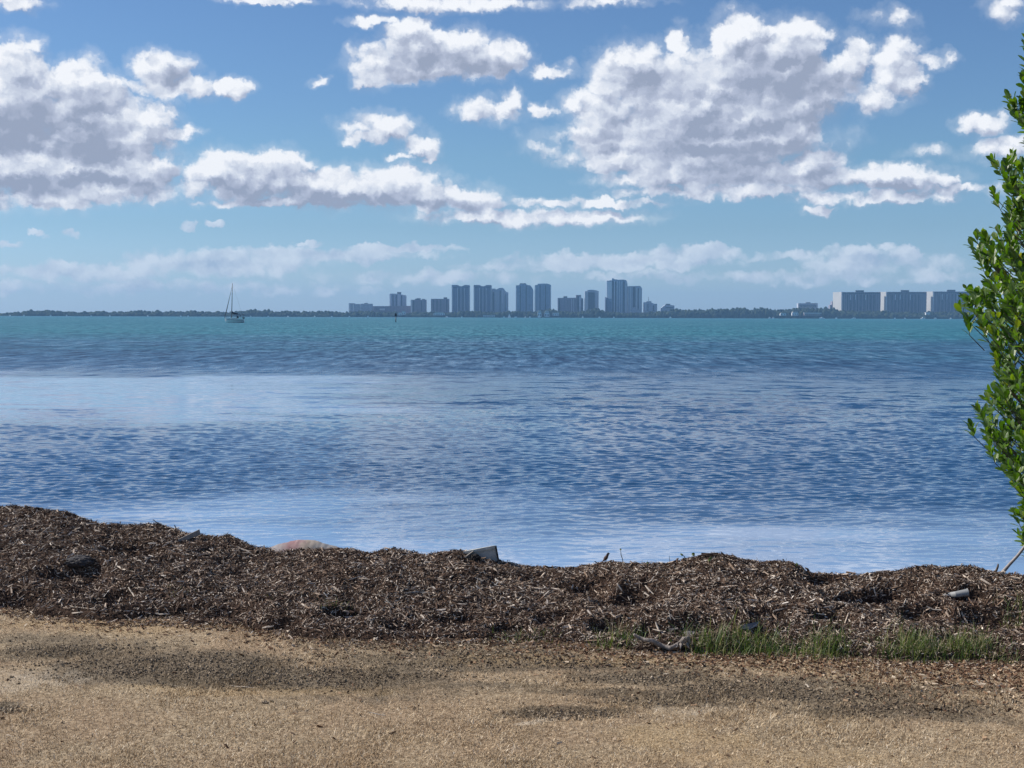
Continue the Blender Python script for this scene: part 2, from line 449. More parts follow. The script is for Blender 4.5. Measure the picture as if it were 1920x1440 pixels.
def grid_mesh(name, xs, ys, zf, smooth=True):
    X, Y = np.meshgrid(xs, ys)
    Z = zf(X, Y)
    V = np.stack([X, Y, Z], -1).reshape(-1, 3)
    nx, ny = len(xs), len(ys)
    i = np.arange(ny - 1)[:, None] * nx + np.arange(nx - 1)[None]
    Fc = np.stack([i, i + 1, i + nx + 1, i + nx], -1).reshape(-1, 4)
    return npmesh(name, V, Fc, smooth)

xs = np.concatenate([np.linspace(-400, -12, 60), np.arange(-11.9, 11.95, .07), np.linspace(12, 400, 60)])
ys = np.concatenate([np.linspace(-300, 4, 40), np.arange(4.1, 20, .07), np.linspace(20.1, 24, 6)])
g = link("ground", grid_mesh("ground", xs, ys, ground_z), M_ground)
tag(g, "dry brown lawn running down to the shore", None, None, 'structure')

# ------------------------------------------------------------------ water
def calm_mask(x, y):
    """slick to the left and the lee of the bank; 0 ruffled .. 1 calm"""
    wob = fbm(x * .05, y * .09, 4, 61); wob2 = fbm(x * .25, y * .5, 3, 71); f = fbm(x * .35, y * 1.1, 3, 75)
    sm = lambda v, lo, hi: (lambda t: t * t * (3 - 2 * t))(np.clip((v - lo) / (hi - lo), 0, 1))
    sr = y + wob * 9; side = x / y + wob * .10 + (y - 55) * .0012
    slick = sm(sr + f * 2, 86, 79) * sm(sr + f * 9 + wob2 * 5, 25, 54) * sm(side + f * .04, .11, -.18)
    lee = sm(y + .10 * x + wob2 * 4 + f * 1.5, 29, 19)
    gust = .88 + .32 * fbm(x * .05, y * .09, 4, 81)
    ruffle = np.clip((1 - .88 * slick) * (1 - .93 * lee) * gust, 0, 1.3)
    return ruffle, lee
def water_mesh():
    ys = [12.5, 15.0]
    while ys[-1] < 7500: ys.append(ys[-1] + max(.040, ys[-1] ** 2 * 4.0e-5 if ys[-1] < 170 else ys[-1] ** 1.5 * 1.2e-3))
    ys = np.array([v for v in ys if v < 7300] + [7700.0])
    tn = np.concatenate([-np.tan(np.radians(np.linspace(88, 24.6, 26))), np.arange(-.44, .4401, .0016), np.tan(np.radians(np.linspace(24.6, 88, 26)))])
    T, Y = np.meshgrid(tn, ys); X = np.clip(T * Y, -9300 - np.abs(T) * 4, 9300 + np.abs(T) * 4)
    ruf, lee = calm_mask(X, Y)
    sp_y = np.gradient(ys)[:, None] * np.ones_like(X); sp_x = np.maximum(.0016 * Y, np.abs(np.gradient(tn))[None, :] * Y)
    Z = np.zeros_like(X)
    rr = np.random.default_rng(3)
    for i in range(90):
        lam = .09 * (6.2) ** rr.random()           # .12 .. .8 m
        th = rr.normal(R(8), R(27)) + math.pi / 2   # travel direction
        if i % 4 == 0: th = rr.normal(R(-25), R(35)) + math.pi / 2
        kx, ky = 2 * math.pi / lam * math.cos(th), 2 * math.pi / lam * math.sin(th)
        amp = WSLOPE * (lam / 1.0) ** .15 / (2 * math.pi / lam) / math.sqrt(45)
        fade = np.clip(lam / (sp_y * 1.8) - 1, 0, 1) * np.clip(lam / (np.abs(math.cos(th)) * sp_x * 2.4 + 1e-6) - 1, 0, 1)
        # groups of waves: each train swells and dies away
        grp = .35 + 1.3 * np.clip(.5 + vn(X / (lam * 6) + i * 7.1, Y / (lam * 5) + i * 3.3, i) - .5, 0, 1)
        Z += amp * grp * fade * np.sin(kx * X + ky * Y + rr.random() * 6.28 + 1.2 * fbm(X / lam / 5, Y / lam / 5, 2, i % 7))
    Z = Z * ruf + .004 * fbm(X * .9, Y * 2.2, 3, 91)
    V = np.stack([X, Y, Z + WATER_Z], -1).reshape(-1, 3)
    nx, ny = len(tn), len(ys)
    i = np.arange(ny - 1)[:, None] * nx + np.arange(nx - 1)[None]
    me = npmesh("water", V, np.stack([i, i + 1, i + nx + 1, i + nx], -1).reshape(-1, 4), True)
    for nm, arr in (('ruffle', ruf), ('lee', lee)):
        at_ = me.attributes.new(nm, 'FLOAT', 'POINT'); at_.data.foreach_set('value', arr.astype(np.float32).ravel())
    return me

def mat_water():
    m, n, o = material("bay_water")
    pos = n.node('ShaderNodeNewGeometry', out=0)
    sp = n.node('ShaderNodeSeparateXYZ', {0: pos}, out=None)
    x, y = sp.outputs[0], sp.outputs[1]
    ruf = n.node('ShaderNodeAttribute', attribute_name='ruffle', out=2)
    lee = n.node('ShaderNodeAttribute', attribute_name='lee', out=2)
    def wave(sx, sy, det, rough, rot=0.0):
        v = n.node('ShaderNodeMapping', {0: pos, 2: (0, 0, rot), 3: (sx, sy, 1)})
        return n.noise(v, 1.0, det, rough, dims='2D')
    farw = n.ss(y, 45, 130)                      # where the mesh no longer carries the short waves
    h1 = n.mul(wave(1.1, 2.1, 2.5, .55, .10), n.mul(farw, WAVE[0]))
    h2 = n.mul(wave(3.0, 5.0, 2.0, .55, -.18), n.mad(farw, WAVE[1], WAVE[2]))
    h3 = n.mul(wave(9.0, 13.0, 2.0, .55, .3), WAVE[3])
    h = n.mul(n.add(n.add(h1, h2), h3), ruf)
    b = n.node('ShaderNodeBump', {'Strength': 1.0, 'Distance': 1.0, 'Height': h})
    # further out the facets of the small waves tilt the normal directly
    def tilt(sx, sy, det, a, rot=0.0):
        v = n.node('ShaderNodeMapping', {0: pos, 2: (0, 0, rot), 3: (sx, sy, 1)})
        c = n.vm('SUBTRACT', n.noise(v, 1.0, det, .6, dims='2D', out=1), (.5, .5, .5))
        return n.vm('MULTIPLY', c, (a * .6, a, 0))
    tv = n.vm('ADD', tilt(.75, 1.5, 3, 1.25, .08), tilt(.28, .5, 2, .8, -.12))
    tv = n.vm('ADD', tv, tilt(.10, .10, 2, .45, .2))
    tw_ = n.mul(n.ss(y, 34, 62), n.m('MINIMUM', ruf, 1.1))
    tv = n.vm('MULTIPLY', tv, n.xyz(tw_, tw_, 0.0))
    b = n.vm('NORMALIZE', n.vm('ADD', b, tv))
    # what the water itself sends back: sand flats far out, weed beds nearer
    z = n.noise(n.vm('MULTIPLY', pos, (.004, .012, 0)), 1.0, 4, .6)
    far = n.ss(n.mad(n.sub(z, .5), 220, y), 110, 300)
    body = n.mix(n.ss(y, 30, 130), (.020, .072, .160), (.028, .094, .175))
    body = n.mix(far, body, (.024, .150, .200))
    body = n.mix(n.mul(n.ss(z, .5, .7), .3), body, (.018, .10, .16))
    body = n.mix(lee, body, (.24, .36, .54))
    body = n.mix(n.mul(n.ss(ruf, .45, .15), n.ss(y, 30, 45)), body, (.15, .24, .40))  # slick's bright sky reflection is painted into the body colour here
    # cat's paws and gust streaks, broad enough to be seen far out
    gs = n.noise(n.vm('MULTIPLY', pos, (.11, .035, 0)), 1.0, 5, .7)
    gs2 = n.noise(n.vm('MULTIPLY', pos, (.9, .13, 0)), 1.0, 5, .8)
    gf = n.mul(n.mad(n.sub(gs2, .5), 4.0, n.sub(gs, .5)), n.ss(y, 45, 120))
    body = n.mix(1.0, body, n.ramp(n.mad(gf, 1.0, .5), [(.1, (.40, .48, .60)), (.5, (1, 1, 1)), (.9, (2.0, 1.65, 1.5))]), 'MULTIPLY')
    rough = n.mul(n.ss(y, 34, 130, .05, .52), n.mad(gf, -.9, 1.0))
    rough = n.m('MAXIMUM', n.mul(rough, n.mad(n.m('MINIMUM', ruf, 1.0), .7, .3)), .04)
    mx = n.node('ShaderNodeBsdfPrincipled', {'Base Color': body, 'Roughness': rough, 'IOR': 1.33, 'Normal': b})
    m.node_tree.links.new(mx, o.inputs[0])
    return m
WSLOPE = .25
WAVE = (.05, .03, .006, .0014)
M_water = mat_water()
wt = link("water", water_mesh(), M_water)
tag(wt, "rippled blue and teal bay water", None, None, 'structure')

# ------------------------------------------------------------------ the far shore
SHORE = 4500.0
def X_at(px, D): return at(px, 594, D).x
def Z_at(px, py, D): return at(px, py, D).z

M_far_tree = None
def far_foliage(name, a, b):
    m, n, o = material(name)
    pos = n.node('ShaderNodeNewGeometry', out=0)
    f = n.noise(pos, .12, 5, .7)
    isl = n.node('ShaderNodeNewGeometry', out=8)
    c = n.ramp(n.mad(isl, .5, n.mul(f, .6)), [(.25, a), (.8, b)])
    h = n.noise(pos, .35, 5, .7)
    p = n.node('ShaderNodeBsdfPrincipled', {'Base Color': c, 'Roughness': .95, 'Specular IOR Level': .05,
        'Normal': n.node('ShaderNodeBump', {'Strength': 1.0, 'Distance': 4.0, 'Height': h})})
    m.node_tree.links.new(p, o.inputs[0]); return m
M_far_tree = far_foliage("far_foliage", (.022, .036, .028), (.065, .085, .050))

import bmesh
def ico(sub):
    bm = bmesh.new(); bmesh.ops.create_icosphere(bm, subdivisions=sub, radius=1.0)
    V = np.array([v.co[:] for v in bm.verts]); Fc = np.array([[v.index for v in f.verts] for f in bm.faces]); bm.free()
    return V, Fc
IV, IF = ico(3)

def woods(name, label, prof, D0, seed, rows=3, bot=None, dens=1.0):
    """a wood: many lumpy crowns in rows, their tops following prof [(px, py)]"""
    r = np.random.default_rng(seed)
    VS, FS = [], []; k = 0
    p0, p1 = prof[0][0], prof[-1][0]
    for row in range(rows):
        D = D0 + 18 * row
        px = p0
        while px < p1:
            top = np.interp(px, [p[0] for p in prof], [p[1] for p in prof]) + (rows - 1 - row) * 2.2 + r.normal(0, .7)
            X, zt = X_at(px, D), Z_at(px, top, D)
            h = max(zt - WATER_Z, 3.0)
            rx = r.uniform(5.0, 10.5); rz = h * r.uniform(.42, .6)
            V = IV.copy()
            ph = r.random(3) * 50
            d = 1 + .30 * fbm(V[:, 0] * 1.6 + ph[0], V[:, 2] * 1.6 + V[:, 1] + ph[1], 4, seed % 9, .65)
            V = V * d[:, None] * [rx, rx * .9, rz] + [X, D + r.normal(0, 5), WATER_Z + h - rz]
            VS.append(V); FS.append(IF + k); k += len(V)
            if r.random() < .75:   # underwood down to the water
                V = IV * (1 + .25 * fbm(IV[:, 0] * 2 + ph[1], IV[:, 2] * 2 + IV[:, 1] + ph[2], 3, 2, .6))[:, None] * [rx * 1.2, 6, h * .4] + [X + r.normal(0, 3), D - 6, WATER_Z + h * .26]
                VS.append(V); FS.append(IF + k); k += len(V)
            px += rx * 1.25 / D * F / dens
        # the mass behind
    o = link(name, npmesh(name, np.concatenate(VS), np.concatenate(FS), True), M_far_tree)
    tag(o, label, None, None, 'stuff')
    return o

LEFTP = [(-500,585),(-200,584),(0,586),(20,586),(45,584),(57,581),(66,583),(85,580.5),(105,582),(125,584),(160,585),(180,583),(192,581),(202,586),(218,583),(235,584.5),(250,582),
 (265,582),(285,584.5),(296,581),(305,584),(330,583.5),(345,584),(367,582),(378,583.5),(400,585),(430,584),(455,583),(472,581),(500,580.5),(515,583),(545,582.5),(580,584),(610,583),(655,585)]
MIDP = [(650,584),(690,583),(730,585),(765,586.5),(800,585),(806,583),(842,586),(880,582),(890,583),(921,585),(960,583),(1000,584),(1034,578),(1040,582),(1080,584),(1095,583),(1118,577),(1128,580),(1137,584),(1180,586),(1240,584)]
RIGHTP = [(1236,582),(1250,583),(1268,577),(1275,581),(1290,580),(1320,580),(1345,578),(1360,577),(1364,580),(1375,577),(1390,576.5),(1410,580.5),(1422,576.5),(1435,576.5),(1450,580),(1478,580),(1490,577),(1512,577),(1535,577),(1550,574.5),(1562,578),(1575,582),(1640,583),(1650,581),(1662,584),(1730,585),(1745,582),(1752,585),(1840,584),(1950,583),(2400,582)]
woods("far_woods", "low dark wooded shoreline left of the towers", LEFTP, SHORE + 30, 3)
woods("far_woods", "waterside trees along the foot of the central towers", MIDP, SHORE + 10, 4, rows=2)
woods("far_woods", "dark wooded shoreline running from the towers to the wide slab blocks", RIGHTP, SHORE + 20, 5)

# flat land under the trees and the buildings
fl = MB()
fl.box(-9400, 9400, SHORE - 1, 7900, -2.0, .35)
flo = fl.build("far_land", simple("far_land_soil", (.10, .10, .07), .95, .2, .02))
tag(flo, "low flat land across the bay", None, None, 'structure')

# ------------------------------------------------------------------ towers
def facade(name, wall, glass, bay=4.0, fl=3.1, gw=.62):
    """concrete and glazing: floors and bays in object space"""
    m, n, o = material(name)
    pos = n.node('ShaderNodeTexCoord', out=3)
    sp = n.node('ShaderNodeSeparateXYZ', {0: pos}, out=None)
    u = n.add(sp.outputs[0], sp.outputs[1])
    fx = n.m('FRACT', n.m('DIVIDE', u, bay)); fz = n.m('FRACT', n.m('DIVIDE', sp.outputs[2], fl))
    win = n.mul(n.m('LESS_THAN', fx, gw + .12), n.m('LESS_THAN', fz, gw))
    cell = n.vm('FLOOR', n.xyz(n.m('DIVIDE', u, bay), n.m('DIVIDE', sp.outputs[2], fl), 0))
    rnd = n.node('ShaderNodeTexWhiteNoise', {0: cell}, out=0, noise_dimensions='2D')
    g = n.mix(rnd, glass, tuple(min(1, c * 1.9 + .01) for c in glass))
    w = n.mix(n.noise(pos, .08, 3, .6), tuple(c * .85 for c in wall), tuple(min(1, c * 1.12) for c in wall))
    c = n.mix(win, w, g)
    r = n.ss(win, 0, 1, .85, .35)
    p = n.node('ShaderNodeBsdfPrincipled', {'Base Color': c, 'Roughness': r, 'Specular IOR Level': .3})
    m.node_tree.links.new(p, o.inputs[0]); return m
FM = {
 'dark': facade("dark_facade", (.24, .27, .36), (.05, .075, .14), 5.2, 3.3),
 'mauve': facade("mauve_facade", (.42, .37, .42), (.09, .09, .13), 4.4, 3.0),
 'grey': facade("grey_facade", (.62, .64, .70), (.10, .13, .19), 4.0, 3.2, .5),
 'pale': facade("pale_facade", (.46, .46, .47), (.10, .12, .15), 4.4, 3.2, .45),
 'slab': facade("slab_facade", (.34, .30, .33), (.07, .075, .10), 6.2, 3.0, .55),
 'blue': facade("blue_facade", (.46, .54, .66), (.08, .13, .20), 4.4, 3.3, .7),
}
M_white = simple("white_render", (.47, .465, .45), .8, .06, .05)
M_roof = simple("roof_grey", (.16, .17, .19), .9, .2, .05)
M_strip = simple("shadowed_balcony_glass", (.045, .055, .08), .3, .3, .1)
M_light = simple("pale_concrete", (.80, .80, .82), .8, .06, .05)

def tower(name, label, px0, px1, prof, D, mat, depth=24.0, strips=(), roofs=(), ends=(), light=(), group=None, cat="building"):
    """prof: silhouette [(px, py)] of the roofline left to right; strips: dark recessed bays (px0, px1, pytop, pybot);
    light: pale piers; roofs: blocks on the roof (px0, px1, py); ends: white end walls (px0, px1, py)"""
    cx = (X_at(px0, D) + X_at(px1, D)) / 2
    root = empty(name, (cx, D, 0.3))
    tag(root, label, cat, group)
    lx = lambda px: X_at(px, D) - cx
    lz = lambda px, py: Z_at(px, py, D) - .3
    pts = [(lx(px0), 0)] + [(lx(px), lz(px, py)) for px, py in prof] + [(lx(px1), 0)]
    b = MB().prism(pts[::-1], 0, depth); b.build("wall", FM[mat], root)
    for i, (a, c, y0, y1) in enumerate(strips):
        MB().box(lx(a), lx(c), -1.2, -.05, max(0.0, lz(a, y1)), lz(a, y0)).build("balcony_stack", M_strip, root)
    for (a, c, y0, y1) in light:
        MB().box(lx(a), lx(c), -1.8, -.06, max(0.0, lz(a, y1)), lz(a, y0)).build("pier", M_light, root)
    for (a, c, y0) in roofs:
        base = min(np.interp([a, c], [p[0] for p in prof], [lz(*p) for p in prof]))
        MB().box(lx(a), lx(c), 5, depth - 6, base - .5, lz(a, y0)).build("roof_block", M_roof, root)
    for (a, c, y0) in ends:
        x0_, x1_, h_ = lx(a), lx(c), lz(a, y0)
        pl = [(x1_, -.3), (x1_, 15), (x0_ + 6, 62), (x0_, 60)]
        MB().addm([(x, y, 0) for x, y in pl] + [(x, y, h_) for x, y in pl], [(0, 1, 2, 3), (7, 6, 5, 4)] + [(i, i + 4, (i + 1) % 4 + 4, (i + 1) % 4) for i in range(4)]).build("end_wall", M_white, root)
    return root

D = 4640.0
tower("apartment_block", "low pale stepped block at the far left end of the skyline", 654, 698, [(654,568.5),(664.5,568.5),(665,570),(676,570),(676.5,569.5),(698,569.5)], D, 'grey', light=[(655,657,570,583),(662,664,570,583),(675,676.5,571,583)], roofs=[(683,689,568)])
tower("long_building", "long low mauve building behind the short tower", 698.4, 769.6, [(698.4,574),(769.6,573.5)], D + 30, 'mauve', light=[(712,722,578,582)])
tower("tower_block", "short grey tower rising above the long low building", 730.5, 761.2, [(730.5,551),(731,550.5),(744,550.5),(752,552),(761.2,554)], D + 80, 'grey', roofs=[(744.5,751.5,547.5)], strips=[(736,738,553,575),(742,744,553,575),(752,754,554,575)], light=[(731,733,552,575),(747,749,552,575)])
tower("apartment_block", "squat dark mauve block with a pale left edge, beside the short grey tower", 770, 799.2, [(770,562),(799.2,562)], D, 'mauve', roofs=[(778,784,560),(781,788,559.2),(791,796,560.4)], light=[(770.2,772.6,563,586)], strips=[(775,776.4,564,584),(790,791.4,564,584)])
tower("apartment_block", "squat mauve block beside the dark twin towers", 808, 842, [(808,560.3),(842,560.3)], D, 'mauve', roofs=[(831.5,838,557.4)], strips=[(812,813,562,583),(819,820,562,583),(826,827,562,583),(837,838,562,583)])
def twin(x, lab):
    return tower("high_rise", lab, x, x + 33.8, [(x,535.2),(x+.5,534.3),(x+11,534.3),(x+15,536.6),(x+20,536.6),(x+24,534.3),(x+32.5,534.5),(x+33.8,536)], D, 'dark',
      light=[(x+.4,x+1.6,538,586),(x+10.6,x+11.6,540,586),(x+17,x+17.8,540,586),(x+23,x+24,540,586),(x+32.2,x+33.4,538,586)], strips=[(x+3,x+9,538,539.3),(x+25,x+31,538,539.3),(x+13,x+14,541,586),(x+20.5,x+21.5,541,586)])
twin(847, "left one of the two dark twin towers with notched roofs")
twin(888, "right one of the two dark twin towers with notched roofs, touching the grey rounded tower")
tower("high_rise", "grey tower with a rounded stepped roof against the right twin tower", 922, 953, [(922,541.5),(929,541),(930,543),(933,541.5),(936,540),(942,539.6),(945,541.5),(947,545),(950,547.5),(953,548.5)], D + 20, 'grey', strips=[(924,926,548,584),(937,938.5,545,584),(947,948.2,551,584)], light=[(929,930.4,546,586),(941,942.4,544,570)])
tower("high_rise", "blue grey curved tower with a sloping right shoulder", 967, 1000, [(967,537),(968,535),(973.5,534.5),(974,532.2),(986.5,532.2),(987,534),(994,535),(998,540),(1000,545)], D, 'blue', light=[(967.3,968.6,540,584),(999,999.9,546,582)], strips=[(975,976,536,584),(986,987,536,584)], roofs=[(975,986,531)])
tower("high_rise", "blue grey tower with a flat curved top, right of the sloping shouldered one", 1002.5, 1033, [(1002.5,535),(1007.5,534),(1008.5,532),(1020,531.6),(1027,532),(1033,534.6)], D, 'blue', light=[(1003.2,1004.2,538,584),(1031.4,1032.4,537,580)], strips=[(1012,1013,535,584),(1022,1023,535,584)])
tower("apartment_block", "wide mauve block with one small roof box, joined to the slim lift tower", 1045.8, 1079.6, [(1045.8,558.6),(1079.6,558.2)], D, 'mauve', roofs=[(1056.5,1063.5,555.4)], light=[(1071.5,1072.4,560,586),(1075.2,1076,560,586)], strips=[(1048,1049.5,560,586)])
tower("tower_block", "slim mauve lift tower joined to the wide mauve block", 1080, 1093.5, [(1080,553),(1089.5,553),(1089.8,559),(1093.5,559.5)], D + 6, 'mauve', strips=[(1083,1085,556,586),(1091,1092.5,561,586)], light=[(1086,1088.4,556,590)])
tower("tower_block", "grey tower with a rounded arched top beside the slim lift tower", 1096, 1122.4, [(1096,547),(1096.4,546),(1100,545.5),(1101,544),(1106,543.2),(1112,543.2),(1117,544.4),(1121.5,545.5),(1122.4,547)], D + 10, 'grey', light=[(1096.2,1098,547,586),(1099.6,1101,547,586),(1118.6,1119.8,547,582),(1121.2,1122.3,548,582)], strips=[(1103,1115,548,580)])
tower("high_rise", "tallest tower of the skyline, pale left side and striped front", 1137.4, 1176, [(1137.4,526.5),(1147,525.5),(1147.3,522),(1149,521.5),(1152,523.5),(1160,524.6),(1168,524),(1174,525.5),(1176,531)], D, 'blue',
      light=[(1137.6,1146.8,528,560),(1151,1152.2,527,586),(1156,1157.4,527,586),(1161,1162.2,527,586),(1165,1166,527,586),(1172.5,1174,528,586)], strips=[(1148,1150,526,586),(1153.4,1155,528,586),(1168,1170.5,528,586)])
tower("apartment_block", "dark low wedge roofed wing in front of the tallest tower", 1134.8, 1146.6, [(1134.8,557),(1138,558),(1141,560.5),(1143,564),(1146.6,567)], D - 40, 'dark', strips=[(1137,1138,562,586)])
tower("high_rise", "striped grey tower with a cut right corner, right against the tallest tower", 1176.6, 1203.4, [(1176.6,536.6),(1199,536),(1201,537),(1203.4,541)], D + 12, 'grey', light=[(1177,1178.4,539,586),(1181,1182.4,539,586),(1193,1194.4,540,580),(1198.5,1200,540,580)], strips=[(1186.5,1191,538,576),(1195.5,1197,540,580)])
t_ = tower("tower_block", "small stepped block with a thin roof mast, right of the striped grey tower", 1207, 1232, [(1207,570),(1207.4,566.6),(1212,566.6),(1212.4,565),(1221,564.6),(1221.5,567.5),(1226,569.4),(1231.8,569.6),(1232,572)], D + 14, 'grey', strips=[(1214,1215.4,570,583),(1224,1226,573,583)], light=[(1209,1210.5,569,583)])
MB().tube([(0, 6, Z_at(1217,566,D)), (0, 6, Z_at(1217,556,D))], [1.0, .5], 6).build("roof_mast", M_roof, t_, (X_at(1217, D) - t_.location.x, 0, -.3))
tower("apartment_block", "grey stepped pyramid block at the right end of the central skyline", 1239, 1264.4, [(1239,578),(1243,575),(1247,572),(1257.5,572),(1264,572.6),(1264.4,576)], D + 20, 'grey', roofs=[(1248.5,1257,569.6)], strips=[(1248,1262,576,577.2)])
tower("apartment_block", "low grey hotel showing above the trees of the right shore", 1496.4, 1533, [(1496.4,568.6),(1533,568.4)], D + 60, 'grey', roofs=[(1512,1520,566.6)], strips=[(1499,1530,571.5,572.6),(1499,1530,574.5,575.6)])
tower("tower_block", "small mauve block just left of the wide slab blocks", 1556, 1569, [(1556,572),(1559.6,572),(1560,565),(1569,565)], D + 90, 'mauve', strips=[(1562.5,1564,567,580)])
def slab(x0, x1, yt, rb, lab, e=8.0):
    return tower("slab_block", lab, x0 + e, x1, [(x0+e,yt+.8),(x0+e+1,yt),(x1,yt)], D - 20, 'slab', depth=15,
      ends=[(x0, x0 + e - .2, yt - .2)], roofs=[(rb, rb + 15.5, yt - 3.4)],
      strips=[(x0+e+11+i*6.2, x0+e+12.4+i*6.2, yt+5, 586) for i in range(9)] + [(x0+e+1.5, x1-2, yt+1.6, yt+2.8)],
      light=[(x0+e+.2,x0+e+1.6,yt+1,584)] + [(x0+e+q, x0+e+q+1.1, yt+5, yt+15) for q in (17, 26, 45)])
slab(1569, 1650.6, 547.6, 1604.4, "leftmost of the three wide dark slab blocks with white end walls")
slab(1652.6, 1736.8, 547.2, 1689.2, "middle one of the three wide dark slab blocks with white end walls")
slab(1738.8, 1824, 546.6, 1776, "rightmost of the three wide dark slab blocks, running behind the mangrove leaves", 9.5)

# low white and pale buildings at the water's edge
def low(name, label, px0, px1, y0, ybot, mat, D=4492.0, pitched=False, group=None):
    cx = (X_at(px0, D) + X_at(px1, D)) / 2; hw = (X_at(px1, D) - X_at(px0, D)) / 2
    z0 = max(-.5, Z_at(px0, ybot, D)); z1 = Z_at(px0, y0, D)
    root = empty(name, (cx, D, z0)); tag(root, label, "building", group)
    h = z1 - z0
    MB().box(-hw, hw, 0, 12, 0, h * .62).build("wall", mat, root)
    MB().prism([(-hw*1.04, h*.62), (hw*1.04, h*.62), (hw*.7, h), (-hw*.7, h)][::-1] if pitched else [(-hw*1.03, h*.62+.02), (hw*1.03, h*.62+.02), (hw*1.03, h), (-hw*1.03, h)][::-1], -1, 13).build("roof", M_white, root)
    m = MB()
    k = max(2, int(hw / 3))
    for i in range(k):
        x = -hw + (i + .5) * 2 * hw / k
        m.box(x - hw/k*.5, x + hw/k*.5, -.12, -.02, h*.12, h*.48)
        m.build("window", M_strip, root); m = MB()
    return root
low("boathouse", "white roofed shed behind the dark channel marker post", 746, 753, 586, 591, M_light, pitched=True)
low("boathouse", "taller white peaked shed just right of the channel marker", 753.4, 760, 583, 590, M_light, pitched=True)
low("waterside_house", "white roofed marina building under the squat mauve block", 813, 834, 585.5, 591, M_light, pitched=True)
low("waterside_house", "long low white roofed quay building under the right twin tower", 906, 928, 590.6, 594, M_light)
low("waterside_house", "small pale house at the foot of the flat topped curved tower", 1008, 1015, 582, 594, M_light, pitched=True)
low("waterside_house", "small white house right of the flat topped curved tower", 1021, 1030, 583, 594, M_light, pitched=True)
low("waterside_house", "pale house in the trees left of the wide mauve block", 1036, 1048, 586, 592, M_light)
low("waterside_house", "pale villa in the trees left of the low grey hotel", 1463, 1474, 586.5, 591.5, M_light, pitched=True)
low("waterside_house", "white gabled villa under the low grey hotel", 1485, 1497, 584.5, 591.5, M_light, pitched=True)
low("waterside_house", "low mauve waterside terrace left of the wide slab blocks", 1508, 1540, 586, 591.5, simple("mauve_wall", (.3,.26,.27), .8, .1, .05))
low("waterside_house", "small white pavilion between the middle and right slab blocks", 1736, 1744, 585.6, 590, M_light)

# ------------------------------------------------------------------ boats
M_hull = simple("white_gelcoat", (.80, .80, .78), .3, .03, .5)
M_navy = simple("navy_canvas", (.012, .020, .045), .8, .2, 2)
M_dark = simple("dark_fitting", (.02, .022, .028), .5, .2, 2)
M_mast = simple("weathered_mast", (.045, .05, .06), .45, .1, 1)
M_sail = simple("white_sailcloth", (.85, .85, .84), .7, .03, .4)

def hull_mesh(L, B, H, sheer=.35, seg=14):
    """a hull with pointed bow towards -x"""
    m = MB(); rows = []
    for i in range(seg + 1):
        t = i / seg; x = -L / 2 + L * t
        w = B / 2 * min(1, (math.sin(math.pi * min(1, t * .62 + .0)) ** .75)) * (1 - .18 * max(0, t - .75) / .25)
        top = H * (1 + sheer * (1 - t) ** 2)
        keel = -.25 * H * math.sin(math.pi * min(1, t + .08))
        xo = 0
        rows.append([(x, -w, top), (x + (1 - t) * L * .03, -w * .9, H * .35), (x + (1 - t) * L * .07, -w * .45, keel), (x + (1 - t) * L * .07, w * .45, keel), (x + (1 - t) * L * .03, w * .9, H * .35), (x, w, top)])
    vs = [v for r_ in rows for v in r_]
    fs = [(i * 6 + j, i * 6 + 6 + j, i * 6 + 7 + j, i * 6 + j + 1) for i in range(seg) for j in range(5)]
    fs += [(i * 6 + 5, i * 6 + 11, i * 6 + 6, i * 6) for i in range(seg)]      # deck
    fs += [tuple(range(5, -1, -1)), tuple(seg * 6 + j for j in range(6))]
    m.addm(vs, fs); return m

# the moored yacht
DY = at(440, 605.4, 1).z  # slope only
dd = ray(440, 605.2); kk = (WATER_Z - CAM_H) / dd.z; YD = dd.y * kk
yc = at(439.5, 605, YD)
yacht = empty("sailing_yacht", (yc.x, YD, WATER_Z), R(4))
tag(yacht, "white sailing yacht with bare mast and dark cockpit canopy, anchored on the left", "sailboat")
Ly = 36.5 / F * YD; s_ = YD / F
hull_mesh(Ly, 3.6, 1.75, .45).build("hull", M_hull, yacht)
MB().tube([(Ly*(t-.5)*.985, -1.83 if .2<t<1 else -1.83*(t/.2)**.6, 1.2+.3*(1-t)**2) for t in np.linspace(.12,.99,12)], .09, 4).build("rub_rail", M_navy, yacht)
MB().box(-Ly*.14, Ly*.16, -1.05, 1.05, 1.5, 2.25).box(-Ly*.20, -Ly*.14, -.8, .8, 1.5, 2.0).build("cabin", M_hull, yacht)
m = MB()
for i in range(4): m.box(-Ly*.11 + i*Ly*.065, -Ly*.08 + i*Ly*.065, -1.09, -1.04, 1.78, 2.06)
m.build("cabin_window", M_dark, yacht)
xm = (434.2 - 439.5) * s_; hm = (605 - 531) * s_
mast = MB().tube([(xm, 0, 1.6), (xm + .25, 0, hm * .5), (xm + 1.9 * s_, 0, hm)], [.19, .16, .11], 8).build("mast", M_mast, yacht)
MB().tube([(xm + 1.0*s_, -1.1, hm * .62), (xm + 1.0*s_, 1.1, hm * .62)], .05, 5).build("spreader", M_mast, mast)
MB().tube([(-Ly*.49, 0, 2.4), (-Ly*.40, 0, hm*.30), (-Ly*.28, 0, hm*.55), (xm + 1.6*s_, 0, hm * .93)], [.16, .20, .14, .05], 6).build("furled_jib", M_mast, yacht)
MB().tube([(Ly*.46, 0, 1.9), (xm + 1.9*s_, 0, hm * .99)], .018, 4).build("backstay", M_mast, yacht)
boom = MB().tube([(xm, 0, 3.9), (xm + 12.5 * s_, 0, 3.75)], [.12, .10], 6).build("boom", M_mast, yacht)
